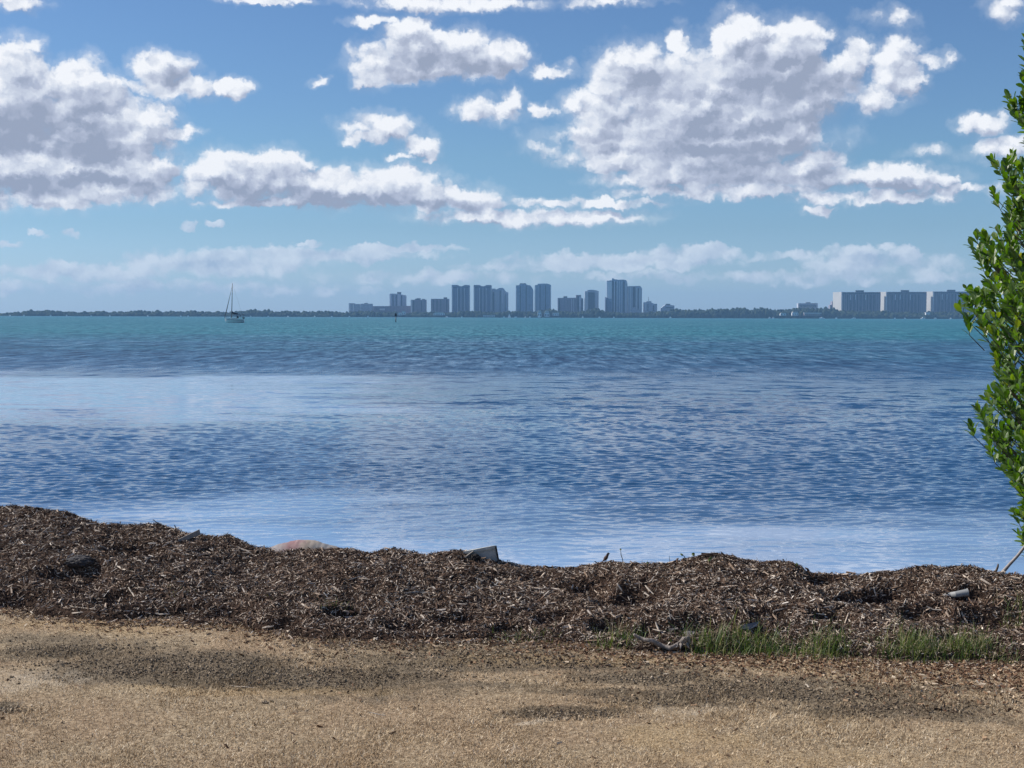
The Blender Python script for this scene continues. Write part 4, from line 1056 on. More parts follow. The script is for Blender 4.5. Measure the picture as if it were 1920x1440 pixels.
# ------------------------------------------------------------------ sticks
M_sp = {'pale': simple("pale_wood", (.56, .47, .37), .8, .2, 25), 'grey': simple("grey_wood", (.24, .215, .19), .85, .25, 25), 'dark': simple("dark_wood", (.075, .048, .034), .85, .3, 25)}
def crop(ox, oy): return lambda x, y: (ox + x / 4.0, oy + y / 4.0)
c1, c2, c3, c4 = crop(0, 920), crop(480, 980), crop(960, 1000), crop(1440, 1000)
STICKS = [  # kind, half thickness in photo px, end points, label
 ('pale',.8,[c1(570,390),c1(665,465)],"thin pale forked stick near the crest, left of the broken board"),
 ('pale',1.4,[c1(530,870),c1(720,890)],"long pale stick lying level at the foot of the bank, far left"),
 ('grey',.8,[c1(90,435),c1(160,375)],"grey twig slanting up to the right, close to the left edge of the picture"),
 ('pale',1.7,[c1(965,725),c1(1010,795)],"short pale stick tilted steeply, in the middle of the left part of the bank"),
 ('pale',2.2,[c1(870,560),c1(925,590),c1(1005,612)],"flat pale splintered piece lying level below the broken board"),
 ('grey',1.6,[c1(1265,420),c1(1310,438),c1(1370,448)],"grey split stick lying just under the broken board"),
 ('pale',1.4,[c1(1440,660),c1(1425,790)],"pale stick standing nearly upright beside a tiny green tuft"),
 ('dark',3.4,[c1(1360,475),c1(1450,445),c1(1560,425)],"thick dark log half sunk in the mulch below the broken board"),
 ('pale',1.6,[c1(1120,735),c1(1185,728)],"short thick pale chip lying level in the left half of the bank"),
 ('pale',2.3,[c1(540,920),c1(612,914)],"stubby pale stick on the lawn edge, under the long pale one"),
 ('pale',2.2,[c1(1160,920),c1(1200,928),c1(1265,925)],"pale stick at the foot of the bank with a thin one leaning on it"),
 ('pale',1.0,[c1(1235,875),c1(1275,925)],"thin pale stick leaning on the thicker one at the foot of the bank"),
 ('pale',1.3,[c1(345,945),c1(400,985)],"pale splinter on the lawn edge, leftmost of all the sticks there"),
 ('grey',.8,[c1(830,485),c1(935,540)],"thin grey twig running down to the right, above the flat pale splintered piece"),
 ('pale',2.6,[c2(50,790),c2(135,775)],"thick pale stick at the foot of the bank, left of the dark hollow"),
 ('pale',2.6,[c2(200,803),c2(270,826)],"fat pale stick end lying on the lawn edge below the dark hollow"),
 ('grey',2.8,[c2(1110,530),c2(1200,520),c2(1320,532)],"long grey plank end in the middle of the bank, below the grey block"),
 ('pale',2.2,[c2(1272,555),c2(1312,578)],"bright peg shaped chip touching the long grey plank end"),
 ('pale',3.4,[c2(1765,445),c2(1812,480)],"broad pale chip lying to the right below the grey block"),
 ('pale',1.7,[c2(1355,697),c2(1425,668)],"pale stick low on the bank, slanting up to the right, below the grey plank end"),
 ('grey',1.5,[c2(970,570),c2(1015,620)],"grey stick slanting down to the right, left of the bright peg shaped chip"),
 ('grey',1.5,[c2(240,228),c2(318,193)],"grey stick lying against the near side of the pink tarp"),
 ('pale',1.6,[c2(570,180),c2(602,208)],"pale peg on the crest, just right of the pink tarp"),
 ('grey',1.3,[c2(792,630),c2(780,690)],"short grey stick standing at the right rim of the dark hollow"),
 ('pale',2.0,[c2(1470,512),c2(1502,470)],"short pale stick tilted up to the right, between plank end and broad pale chip"),
 ('grey',1.5,[c2(1760,845),c2(1830,865),c2(1905,892)],"bowed grey branch at the foot of the bank, reaching the sparse green clump"),
 ('grey',1.2,[c2(1335,882),c2(1430,845)],"grey stick at the foot of the bank, left of the bowed grey branch"),
 ('dark',2.0,[c2(455,795),c2(500,775),c2(555,752)],"dark curved branch rising to the right under the green tuft in the hollow"),
 ('pale',1.6,[c2(1873,492),c2(1912,438)],"pale stick leaning up to the right, to the right of the broad pale chip"),
 ('pale',1.5,[c2(678,885),c2(762,864)],"pale stick on the lawn edge, right of the dark curved branch"),
 ('dark',1.6,[c2(1120,390),c2(1180,350),c2(1250,340)],"dark branch high on the bank, left of the grey block"),
 ('grey',2.2,[c3(150,350),c3(140,400),c3(133,462)],"grey stick standing upright high on the bank, left of the shadowed hollow"),
 ('grey',1.6,[c3(308,366),c3(392,362)],"grey stick lying level at the left end of the shadowed hollow"),
 ('pale',2.2,[c3(1000,392),c3(1060,458)],"pale stick slanting down to the right, at the right end of the shadowed hollow"),
 ('pale',2.4,[c3(995,440),c3(1030,474)],"stubby pale stick just below the slanting one by the shadowed hollow"),
 ('grey',1.7,[c3(1478,538),c3(1580,510),c3(1712,470)],"long straight dark grey branch slanting up to the right, above the tall grass"),
 ('pale',3.0,[c3(1078,665),c3(1105,742)],"thick pale stick standing steeply above the pale gnarled root"),
 ('pale',2.2,[c3(1118,738),c3(1168,786)],"pale stick slanting down from the foot of the thick steep one"),
 ('pale',1.8,[c3(1145,493),c3(1220,500)],"pale stick lying level in the middle of the bank, right of the bird"),
 ('pale',1.3,[c3(388,542),c3(435,515)],"thin pale stick, upper one of a crossed pair left of the bird"),
 ('pale',1.5,[c3(410,528),c3(446,576)],"thin pale stick, lower one of a crossed pair left of the bird"),
 ('grey',1.6,[c3(1228,380),c3(1340,374)],"grey stick lying level high on the bank under the heap of twigs"),
 ('pale',1.6,[c3(565,752),c3(620,770),c3(695,775)],"pale bent stick at the foot of the bank, left of the upright grass clump"),
 ('pale',2.2,[c3(1685,515),c3(1730,535)],"short bright stick under the end of the long straight branch"),
 ('dark',1.8,[c3(450,858),c3(540,840),c3(645,825)],"dark branch on the lawn edge left of the upright grass clump"),
 ('pale',2.0,[c3(520,562),c3(552,604)],"stubby pale stick in the bank straight below the bird"),
 ('pale',1.8,[c4(275,415),c4(310,440),c4(352,456)],"pale curved stick high on the bank below the curved dark root"),
 ('pale',1.3,[c4(217,558),c4(240,610),c4(285,655),c4(352,660)],"thin pale S shaped twig above the low dense grass clump"),
 ('pale',2.0,[c4(360,600),c4(432,612)],"pale stick lying level to the right of the S shaped twig"),
 ('grey',2.4,[c4(797,566),c4(895,522)],"straight grey stake slanting up to the right, below the large black hollow"),
 ('pale',1.7,[c4(605,645),c4(652,722)],"pale stick leaning steeply above the gap in the green grass"),
 ('pale',1.7,[c4(485,690),c4(532,752)],"pale stick leaning at the right side of the bright rounded grass clump"),
 ('grey',2.2,[c4(1190,548),c4(1240,573),c4(1305,577)],"pale grey bent stick below the grey pipe"),
 ('pale',2.0,[c4(1288,382),c4(1312,408)],"stubby pale chip just above the left end of the grey pipe"),
 ('grey',1.5,[c4(1600,757),c4(1722,730)],"upper one of two parallel grey sticks right of the tallest densest clump"),
 ('grey',1.8,[c4(1612,812),c4(1718,788)],"lower one of two parallel grey sticks right of the tallest densest clump"),
 ('pale',1.1,[c4(1728,745),c4(1792,802),c4(1862,836)],"thin pale twig bending down to the right at the right end of the bank"),
 ('pale',1.0,[c4(700,580),c4(715,620),c4(690,660),c4(735,700)],"thin crooked twig above the gap in the green grass"),
 ('pale',1.4,[c4(1220,480),c4(1262,516)],"small pale stick just below the left end of the grey pipe"),
 ('grey',1.4,[c4(1752,574),c4(1845,604)],"grey stick pointing at the lone grass blades at the right edge"),
 ('pale',1.5,[c4(640,374),c4(682,386)],"small pale stick near the crest, left of the large black hollow"),
 ('pale',1.2,[c4(880,600),c4(960,680),c4(990,750)],"thin drooping twig above the first tall clump of the right stretch"),
 ('pale',1.0,[(426,1285),(450,1287),(478,1290)],"white weathered stick lying out on the lawn, below the dark track"),
 ('pale',1.3,[(325,1286),(334,1287)],"short white stick on the lawn, left of the longer white one"),
 ('pale',1.4,[(12,1378),(26,1381)],"pale chip of wood on the lawn in the bottom left corner"),
 ('grey',1.2,[(690,1335),(722,1342)],"grey twig lying on the lawn left of the bare sandy spot"),
 ('pale',1.6,[(1822,1286),(1842,1286)],"small rounded pale stick on the lawn in front of the right stretch of grass"),
]
for kind, th, pts, lab in STICKS:
    P = []
    pp = []
    for (a, b), (c, d) in zip(pts, pts[1:]):
        for t in (0, .34, .67): pp.append((a + (c - a) * t, b + (d - b) * t))
    pp.append(pts[-1])
    # lies on the surface where its middle is seen; ends follow the view rays at nearly that distance
    hs = [hit(*q) for q in pp]
    Ym = sorted(h.y for h in hs)[len(hs) // 2]
    for q, h in zip(pp, hs):
        y = min(h.y, Ym + .10) - .012
        y = max(y, Ym - .16)
        v = at(q[0] + random.uniform(-.7, .7), q[1] + random.uniform(-.5, .5), y)
        P.append(v)
    o0 = P[len(P) // 2].copy()
    rr_ = th * Ym / F
    rad = [rr_ * random.uniform(.8, 1.1) * (1 if 0 < i < len(P) - 1 else .7) for i in range(len(P))]
    nm = {'pale': 'stick', 'grey': 'stick', 'dark': 'branch'}[kind]
    s = MB().tube([p - o0 for p in P], rad, 6, smooth=False, flat=.7).build(nm, M_sp[kind], None, o0)
    tag(s, lab, "stick", "loose sticks on the mulch bank and lawn")

# broken board on the crest
p0, p1 = at(333, 1012, hit(333,1015).y - .02), at(371, 994, hit(345,1010).y + .03)
bd = MB(); d = (p1 - p0)
n_ = Vector((d.z, 0, -d.x)).normalized() * .034
bd.addm([v - p0 for v in (p0, p0 + Vector((0, .07, .0)), p1 + Vector((0, .07, 0)), p1, p0 + n_, p0 + n_ + Vector((0, .07, 0)), p1 + n_ * 1.5 + Vector((0, .07, 0)) - d * .04, p1 + n_ * 1.5 - d * .04)],
        [(0,1,2,3),(4,7,6,5),(0,3,7,4),(1,5,6,2),(0,4,5,1),(3,2,6,7)])
tag(bd.build("broken_board", M_sp['grey'], None, p0), "broken weathered board jutting from the crest on the left", "board")

# pale gnarled root at the foot
pts = [c3(915,758), c3(950,785), c3(1000,800), c3(1045,803), c3(1090,828), c3(1140,850), c3(1185,862), c3(1225,842), c3(1262,822)]
Y0 = hit(*c3(1090, 850)).y - .05
P = [at(a, b, Y0 + .03 * math.sin(i * 1.7)) for i, (a, b) in enumerate(pts)]
rt = MB().tube([p - P[4] for p in P], [.009,.018,.015,.017,.019,.018,.020,.015,.018], 8)
q = [at(*c3(1262,822), Y0), at(*c3(1290,800), Y0), at(*c3(1318,790), Y0 + .02), at(*c3(1335,830), Y0)]
rt.tube([p - P[4] for p in q], [.018, .028, .024, .012], 8)
for a, b in (((1268,830),(1262,868)),((1312,826),(1330,866)),((1240,835),(1232,858)),((1290,800),(1296,782))):
    u, v = at(*c3(*a), Y0 - .01), at(*c3(*b), Y0 - .04); rt.tube([u - P[4], v - P[4]], [.016, .004], 5)
rto = rt.build("gnarled_root", simple("bleached_root", (.25, .21, .18), .85, .4, 30, bump=.006, bscale=60), None, P[4])
tag(rto, "thick bleached gnarled root with a splayed end, at the foot of the bank", "root")

# pipe
hp = hit(1790, 1117)
a, b = at(1768, 1118.5, hp.y - .03), at(1815, 1111, hp.y - .05)
pi_ = empty("pipe", a); tag(pi_, "grey pipe end lying half buried in the bank on the right", "pipe")
M_pipe = simple("grey_plastic", (.27, .27, .26), .55, .15, 12)
dv_ = (b - a); r0, r1 = 4.6 * hp.y / F, 7.2 * hp.y / F
MB().tube([Vector(), dv_ * .5, dv_], [r0, (r0 + r1) / 2, r1], 14, cap=False).tube([dv_ * 1.0, dv_ * .99, dv_ * .3], [r1, r1 * .86, r1 * .8], 14, cap=True).build("barrel", M_pipe, pi_)
MB().tube([dv_ * .965, dv_ * 1.01], [r1 * 1.10, r1 * 1.12], 14, cap=False).build("rim", M_pipe, pi_)

# curved dark root on the crest
Yr = hit(1515, 1090).y + .15
P = [at(x, y, Yr) for x, y in ((1517,1086),(1518,1078),(1517,1072),(1514,1067),(1509.5,1064.5))]
tag(MB().tube([p - P[0] for p in P], [.013,.012,.011,.010,.005], 7).build("curved_root", M_sp['dark'], None, P[0]), "dark curved root end poking up from the crest", "root")

# black plastic scrap in the grass
h_ = hit(1398, 1180)
vs = [at(x, y, h_.y - .04 + dy) - h_ for x, y, dy in ((1388,1180,0),(1396,1172,.05),(1412,1168,.09),(1424,1166,.12),(1418,1175,.02),(1404,1182,-.03))]
sc_ = MB().addm(vs, [tuple(range(6))]).build("plastic_scrap", simple("black_plastic", (.02, .024, .034), .35, .1, 10), None, h_)
sc_.modifiers.new("s", 'SOLIDIFY').thickness = .006
tag(sc_, "black plastic scrap behind the second tall grass clump", "plastic scrap")
h_ = hit(1290, 1190)
vs = [at(x, y, h_.y - .05 + dy) - h_ for x, y, dy in ((1281,1187,0),(1290,1184,.02),(1303,1185,.03),(1300,1191,-.01),(1290,1194,-.03))]
sc_ = MB().addm(vs, [tuple(range(5))]).build("flat_bark", M_sp['grey'], None, h_)
sc_.modifiers.new("s", 'SOLIDIFY').thickness = .008
tag(sc_, "flat grey piece of bark just above the splayed end of the gnarled root", "bark")
# black lump painting in the shade of the hollow on the left
h_ = hit(150, 1058); r_ = np.random.default_rng(4)
V = ico(4)[0]; V = V * (1 + .32 * fbm(V[:, 0] * 3 + 4, V[:, 2] * 3 + V[:, 1] * 2, 4, 3, .6))[:, None] * [.135, .10, .055]
lo = link("pit_shade_lump", npmesh("pit_shade_lump", V, ico(4)[1], False), simple("pit_shade_black", (.045, .040, .040), .8, .4, 30, bump=.01, bscale=40), None, Vector((h_.x, h_.y + .02, h_.z + .015)))
tag(lo, "blackish lump standing in for the shaded hollow on the left part of the bank", "bark")

# pink sun bleached tarp swelling over the crest
Yt = hit(560, 1034).y + .25
outline = [(488,1040),(500,1029),(515,1024),(530,1019),(545,1015.5),(560,1013.5),(575,1013),(590,1015),(605,1019.5),(620,1023),(634,1028),(642,1036)]
U = np.linspace(486, 645, 70); Wd = np.linspace(-1, 1, 26)
Ztop = np.interp(U, [p[0] for p in outline], [p[1] for p in outline])
V = []
for wv in Wd:
    for u_, zt in zip(U, Ztop):
        y = Yt + wv * .26
        top = at(u_, zt, Yt).z; base = at(u_, 1043, Yt).z - .08
        z = base + (top - base) * (1 - abs(wv) ** 2.3) + .003 * math.sin(u_ * .16 + wv * 5) * (1 - abs(wv)) + .008 * float(vn(np.array(u_ * .25), np.array(wv * 4.0), 5)) * (1 - abs(wv))
        V.append((at(u_, 1030, Yt).x + .02 * wv, y, z))
nx = len(U); ii = np.arange(25)[:, None] * nx + np.arange(nx - 1)[None]
m, n, o = material("faded_pink_sheet")
pos = n.node('ShaderNodeTexCoord', out=3)
f = n.noise(pos, 9, 5, .65); sx_ = n.node('ShaderNodeSeparateXYZ', {0: pos}, out=0)
c = n.ramp(n.mad(f, .5, n.mad(sx_, 1.4, .30)), [(.25, (.26, .23, .22)), (.42, (.27, .14, .14)), (.55, (.32, .22, .20)), (.66, (.38, .30, .23)), (.85, (.30, .28, .26))])
p = n.node('ShaderNodeBsdfPrincipled', {'Base Color': c, 'Roughness': .75})
m.node_tree.links.new(p, o.inputs[0])
V = np.array(V); oc = V.mean(0)
tp = link("buried_tarp", npmesh("buried_tarp", V - oc, np.stack([ii, ii + 1, ii + nx + 1, ii + nx], -1).reshape(-1, 4), True), m, None, Vector(oc))
tag(tp, "faded pink and tan tarp bulging from the crest of the bank", "tarp")

# grey block
Yk = hit(915, 1062).y + .22
m, n, o = material("weathered_grey_block")
pos = n.node('ShaderNodeTexCoord', out=3)
f = n.noise(pos, 14, 5, .7); f2 = n.noise(n.vm('MULTIPLY', pos, (3, 3, 30)), 1, 3, .6)
c = n.ramp(n.mad(f2, .3, n.mul(f, .7)), [(.35, (.27, .275, .26)), (.52, (.45, .45, .42)), (.7, (.56, .57, .52))])
p = n.node('ShaderNodeBsdfPrincipled', {'Base Color': c, 'Roughness': .85, 'Normal': n.node('ShaderNodeBump', {'Strength': .6, 'Distance': .006, 'Height': f})})
m.node_tree.links.new(p, o.inputs[0])
A = lambda x, y, dy=0: at(x, y, Yk + dy)
fr_ = [A(868,1036,.0), A(929,1024.5), A(935.5,1060), A(868,1066)]
bk_ = [A(866,1033,.30), A(928,1022.5,.30), A(937,1060,.30), A(868,1066,.30)]
og = fr_[0].copy()
blk = empty("grey_block", og); tag(blk, "grey weathered block sticking up from the crest, half buried", "block")
bb = MB().addm([v - og for v in fr_ + bk_], [(0,3,2,1),(4,5,6,7),(0,1,5,4),(1,2,6,5),(2,3,7,6),(3,0,4,7)]).build("block_body", m, blk)
bv = bb.modifiers.new("b", 'BEVEL'); bv.width = .006; bv.segments = 2
rm = [A(928.2,1023.6,-.012), A(931,1023.2,-.012), A(938,1060,-.012), A(935.2,1060,-.012)]
rb_ = [A(928.2,1023.2,.28), A(931,1022.8,.28), A(938,1060,.28), A(935.2,1060,.28)]
MB().addm([v - og for v in rm + rb_], [(0,3,2,1),(4,5,6,7),(0,1,5,4),(1,2,6,5),(2,3,7,6),(3,0,4,7)]).build("end_shade", M_dark, blk)  # dark sheet that paints the shade on the block's right face
tp_ = [A(868.5,1034.5,-.015), A(928,1022.8,-.015), A(928.5,1027.5,-.015), A(868.5,1039,-.015)]
tb_ = [v + Vector((0, .012, 0)) for v in tp_]
MB().addm([v - og for v in tp_ + tb_], [(0,3,2,1),(4,5,6,7),(0,1,5,4),(1,2,6,5),(2,3,7,6),(3,0,4,7)]).build("lip", m, blk)
# leaning board beside it and a black lump painted as the hollow's shade
h1 = A(870,1046,-.10); h2 = A(887,1033.5,-.06)
bx = MB(); nn = Vector((.010, .02, -.022))
bx.addm([v - h1 for v in (h1, h1 + Vector((0,.05,0)), h2 + Vector((0,.05,0)), h2, h1 + nn, h1 + nn + Vector((0,.05,0)), h2 + nn + Vector((0,.05,0)), h2 + nn)], [(0,1,2,3),(4,7,6,5),(0,3,7,4),(1,5,6,2),(0,4,5,1),(3,2,6,7)])
tag(bx.build("leaning_board", M_sp['grey'], None, h1), "short grey board leaning on the left side of the grey block", "board")
h3 = hit(893, 1049); V = ico(4)[0]; V = V * (1 + .35 * fbm(V[:, 0] * 3, V[:, 2] * 3 + V[:, 1] * 2, 4, 6, .6))[:, None] * [.042, .04, .034]
hl = link("shade_lump", npmesh("shade_lump", V, ico(4)[1], False), simple("shade_black", (.018, .014, .013), .9, .4, 40, bump=.01, bscale=50), None, A(892, 1046, -.09))
tag(hl, "dark clod standing in for the shaded hollow at the front of the grey block", "blob")

# ------------------------------------------------------------------ heap of twigs on the crest and seedlings
Yh = hit(1330, 1056).y + .1
for i, (a, b) in enumerate((((1308,1043),(1346,1037)),((1315,1038),(1338,1041)),((1320,1045),(1352,1040)))):
    p, q = at(*a, Yh + i * .02), at(*b, Yh + i * .02)
    s = MB().tube([Vector(), (q - p) * .5 + Vector((0, 0, .004)), q - p], [.009, .010, .006], 6, smooth=False).build("twig", M_sp['dark'], None, p)
    tag(s, ("lowest and longest", "shortest", "rightmost")[i] + " dark twig of the little heap on the crest, right of the bird", "stick", "twig heap on the crest")
M_leafy = green_mat("seedling_leaf", [(0, (.06, .10, .03)), (1, (.22, .28, .07))], .3)
M_stem = simple("seedling_stem", (.05, .055, .03), .7, .2, 20)
def seedling(label, pts, leaves, rad=.0035):
    base = hit(pts[0][0], pts[0][1] + 5); Y = base.y + .05
    P = [at(x, y, Y) for x, y in pts]
    r_ = empty("seedling", P[0]); tag(r_, label, "seedling", "seedlings along the crest of the bank")
    MB().tube([p - P[0] for p in P], [rad] * (len(P) - 1) + [rad * .5], 5).build("stem", M_stem, r_)
    for (x, y, w, h, rot) in leaves:
        c = at(x, y, Y) - P[0]; k = Y / F; m_ = MB()
        vs = []; K = 10
        for j in range(K):
            t = 2 * math.pi * j / K; a, b = w * math.cos(t) * k, h * math.sin(t) * k
            vs.append(c + Vector((a * math.cos(rot) - b * math.sin(rot), .01 * math.cos(2 * t), a * math.sin(rot) + b * math.cos(rot))))
        vs.append(c + Vector((0, -.004, 0)))
        m_.addm(vs, [(j, (j + 1) % K, K) for j in range(K)])
        lo_ = m_.build("leaf", M_leafy, r_); lo_.modifiers.new("s", 'SOLIDIFY').thickness = .0015
seedling("thin curved seedling with a round bud, just right of the bird", [(1168.5,1056),(1167,1048),(1164.5,1040),(1163.6,1031)], [(1163.6,1030,1.8,1.8,0)])
seedling("bare thin stalk between the two seedlings", [(1256,1056),(1255.5,1048),(1255,1041)], [], .002)
seedling("bent seedling with one drooping leaf, left of the twig heap", [(1285.5,1056),(1285,1048),(1283,1043),(1279,1040.5)], [(1278.5,1040,3.4,1.6,-.6)])
seedling("short seedling with a round dark leaf at the left of the twig heap", [(1301.5,1048),(1301,1042),(1300,1039)], [(1300,1039,3.2,3.2,0)])
seedling("yellow green leaf unfolding in front of the twig heap", [(1330,1058),(1330.5,1052),(1332,1046)], [(1332,1046.5,3.2,2.2,.7),(1330,1051,2.6,2.2,-.6)])
seedling("tiny seedling nub on the crest midway to the twig heap", [(1214,1060),(1214,1055)], [(1214,1055,1.8,1.8,0)])
seedling("small green sprout just left of the curved dark root", [(1494.5,1066),(1494.5,1061),(1494,1056)], [(1494.4,1057,1.2,2.6,.2),(1493,1059.5,1.2,1.8,.7)], .002)

# ------------------------------------------------------------------ the bird
Yb_ = hit(1137, 1062).y + .1
base = at(1136, 1054.6, Yb_); k = Yb_ / F * 1.08
bird = empty("bird", base); tag(bird, "small brown bird perched upright on the crest, facing right", "bird")
path = [(-7.4,.4,.55,.9),(-5.2,2.6,.75,1.1),(-3.2,4.2,1.9,1.7),(-1.6,5.8,3.0,2.6),(-.2,7.8,3.5,3.1),(1.2,10.0,3.1,2.8),(2.2,11.8,2.3,2.1),(3.0,13.6,2.3,2.1),(3.8,15.2,2.3,2.1),(4.9,15.9,1.7,1.6),(5.9,15.6,.8,.8),(7.3,15.0,.15,.15)]
mb = MB(); seg = 12; vs = []
for i, (x, z, rv, rh) in enumerate(path):
    x0, z0 = path[max(i-1,0)][:2]; x1, z1 = path[min(i+1,len(path)-1)][:2]
    L_ = math.hypot(x1-x0, z1-z0); nx_, nz_ = -(z1-z0)/L_, (x1-x0)/L_
    for j in range(seg):
        t = 2*math.pi*j/seg
        vs.append(((x + nx_*rv*math.cos(t))*k, rh*math.sin(t)*k, (z + nz_*rv*math.cos(t))*k))
fs = [(i*seg+j, i*seg+(j+1)%seg, (i+1)*seg+(j+1)%seg, (i+1)*seg+j) for i in range(len(path)-1) for j in range(seg)]
fs += [tuple(range(seg-1,-1,-1)), tuple((len(path)-1)*seg+j for j in range(seg))]
mb.addm(vs, fs, True)
m, n, o = material("bird_feathers")
pos = n.node('ShaderNodeTexCoord', out=3); f = n.noise(pos, 160, 4, .6)
zz = n.node('ShaderNodeSeparateXYZ', {0: pos}, out=None)
c = n.ramp(f, [(.35, (.050, .028, .022)), (.65, (.13, .075, .055))])
c = n.mix(n.ss(n.add(zz.outputs[2], n.mul(zz.outputs[0], -.9)), .040, .030), c, n.mix(1.0, c, (1, 1, 1), 'MULTIPLY'))
c = n.mix(n.ss(zz.outputs[2], 12.3*k, 13.3*k), c, (.030, .022, .022))
c = n.mix(n.mul(n.ss(n.sub(zz.outputs[0], n.mul(zz.outputs[2], .35)), -.002, .006), n.ss(zz.outputs[2], 9.5*k, 6*k)), c, (.34, .27, .22))
p = n.node('ShaderNodeBsdfPrincipled', {'Base Color': c, 'Roughness': .8}); m.node_tree.links.new(p, o.inputs[0])
body = mb.build("body", m, bird)
M_wing = simple("wing_feathers", (.055, .032, .026), .8, .4, 120)
for sgn in (-1, 1):
    w_ = MB(); ws = [(1.3,10.6),(-1.2,8.6),(-3.4,5.0),(-5.6,1.8),(-3.4,2.6),(-.6,4.6),(1.2,7.6)]
    vs = [(x*k, sgn*(2.9 - .18*abs(z-7))*k, z*k) for x, z in ws] + [(x*k, sgn*(3.5 - .18*abs(z-7))*k, z*k) for x, z in [(x*.9-.1, z*.93+.5) for x, z in ws]]
    K = len(ws); w_.addm(vs, [tuple(range(K)), tuple(range(2*K-1, K-1, -1))] + [(i, i+K, (i+1)%K+K, (i+1)%K) for i in range(K)])
    w_.build("wing", M_wing, bird)
    MB().tube([(.2*k, sgn*1.2*k, 4.8*k), (.8*k, sgn*1.3*k, 2.4*k), (.4*k, sgn*1.3*k, .1*k), (1.8*k, sgn*1.4*k, -.3*k)], [.45*k,.28*k,.26*k,.22*k], 6).build("leg", M_sp['dark'], bird)
    MB().tube([(4.6*k, sgn*1.45*k, 15.5*k), (4.7*k, sgn*1.85*k, 15.5*k)], [.42*k,.25*k], 8).build("eye", M_dark, bird)
MB().tube([(5.7*k,0,15.6*k),(7.6*k,0,14.9*k)], [.75*k,.1*k], 8).build("beak", simple("beak", (.12,.10,.08), .4, .1, 50), bird)

# ------------------------------------------------------------------ mangrove on the right
TY = 14.6
EDGE = [(-700,2350),(-450,2150),(-250,2040),(-80,1975),(0,1950),(60,1926),(88,1910),(110,1925),(140,1897),(165,1888),(200,1888),(235,1890),(262,1912),(280,1905),(290,1862),(310,1852),(340,1858),(380,1862),(400,1866),(420,1858),
        (450,1822),(475,1822),(500,1842),(525,1840),(545,1812),(575,1798),(600,1806),(612,1840),(640,1852),(665,1858),(690,1872),(715,1855),(740,1832),(770,1830),(800,1830),(815,1852),(850,1862),(880,1874),
        (900,1895),(920,1912),(950,1918),(980,1914),(1005,1916),(1030,1940),(1050,1970)]
M_leaf = None
def mat_leaf():
    m, n, o = material("mangrove_leaf")
    isl = n.node('ShaderNodeNewGeometry', out=8); back = n.node('ShaderNodeNewGeometry', out=6)
    pos = n.node('ShaderNodeNewGeometry', out=0)
    c = n.ramp(isl, [(0, (.026, .060, .009)), (.35, (.050, .110, .012)), (.7, (.088, .165, .017)), (.93, (.12, .19, .022)), (.992, (.20, .24, .035)), (1, (.30, .24, .04))])
    c = n.mix(n.mul(back, .45), c, (.14, .20, .07))
    p = n.node('ShaderNodeBsdfPrincipled', {'Base Color': c, 'Roughness': .42, 'Specular IOR Level': .45, 'Normal': n.node('ShaderNodeBump', {'Strength': .4, 'Distance': .003, 'Height': n.noise(pos, 60, 2, .5)})})
    tr = n.node('ShaderNodeBsdfTranslucent', {'Color': n.mix(1.0, c, (2.2, 2.5, .5), 'MULTIPLY')})
    mx = n.node('ShaderNodeMixShader', {0: .30, 1: p, 2: tr})
    m.node_tree.links.new(mx, o.inputs[0]); return m
LV = np.array([(0,0,0),(.22,0,.0),(.55,0,.0),(.85,0,-.02),(1,0,-.05), (.22,.13,.03),(.55,.23,.05),(.82,.18,.02), (.22,-.13,.03),(.55,-.23,.05),(.82,-.18,.02)])
LF = np.array([(0,5,1),(0,1,8),(1,5,6),(1,6,2),(1,2,9),(1,9,8),(2,6,7),(2,7,3),(2,3,10),(2,10,9),(3,7,4),(3,4,10)])
def leaves_mesh(P, d, up, L):
    n_ = len(P); d = d / np.linalg.norm(d, axis=1, keepdims=True)
    s = np.cross(up, d); s /= np.linalg.norm(s, axis=1, keepdims=True) + 1e-9; u = np.cross(d, s)
    v = LV[None] * L[:, None, None]
    W = v[..., 0:1] * d[:, None] + v[..., 1:2] * s[:, None] + v[..., 2:3] * u[:, None] + P[:, None]
    return W.reshape(-1, 3), (LF[None] + (np.arange(n_) * 11)[:, None, None]).reshape(-1, 3)
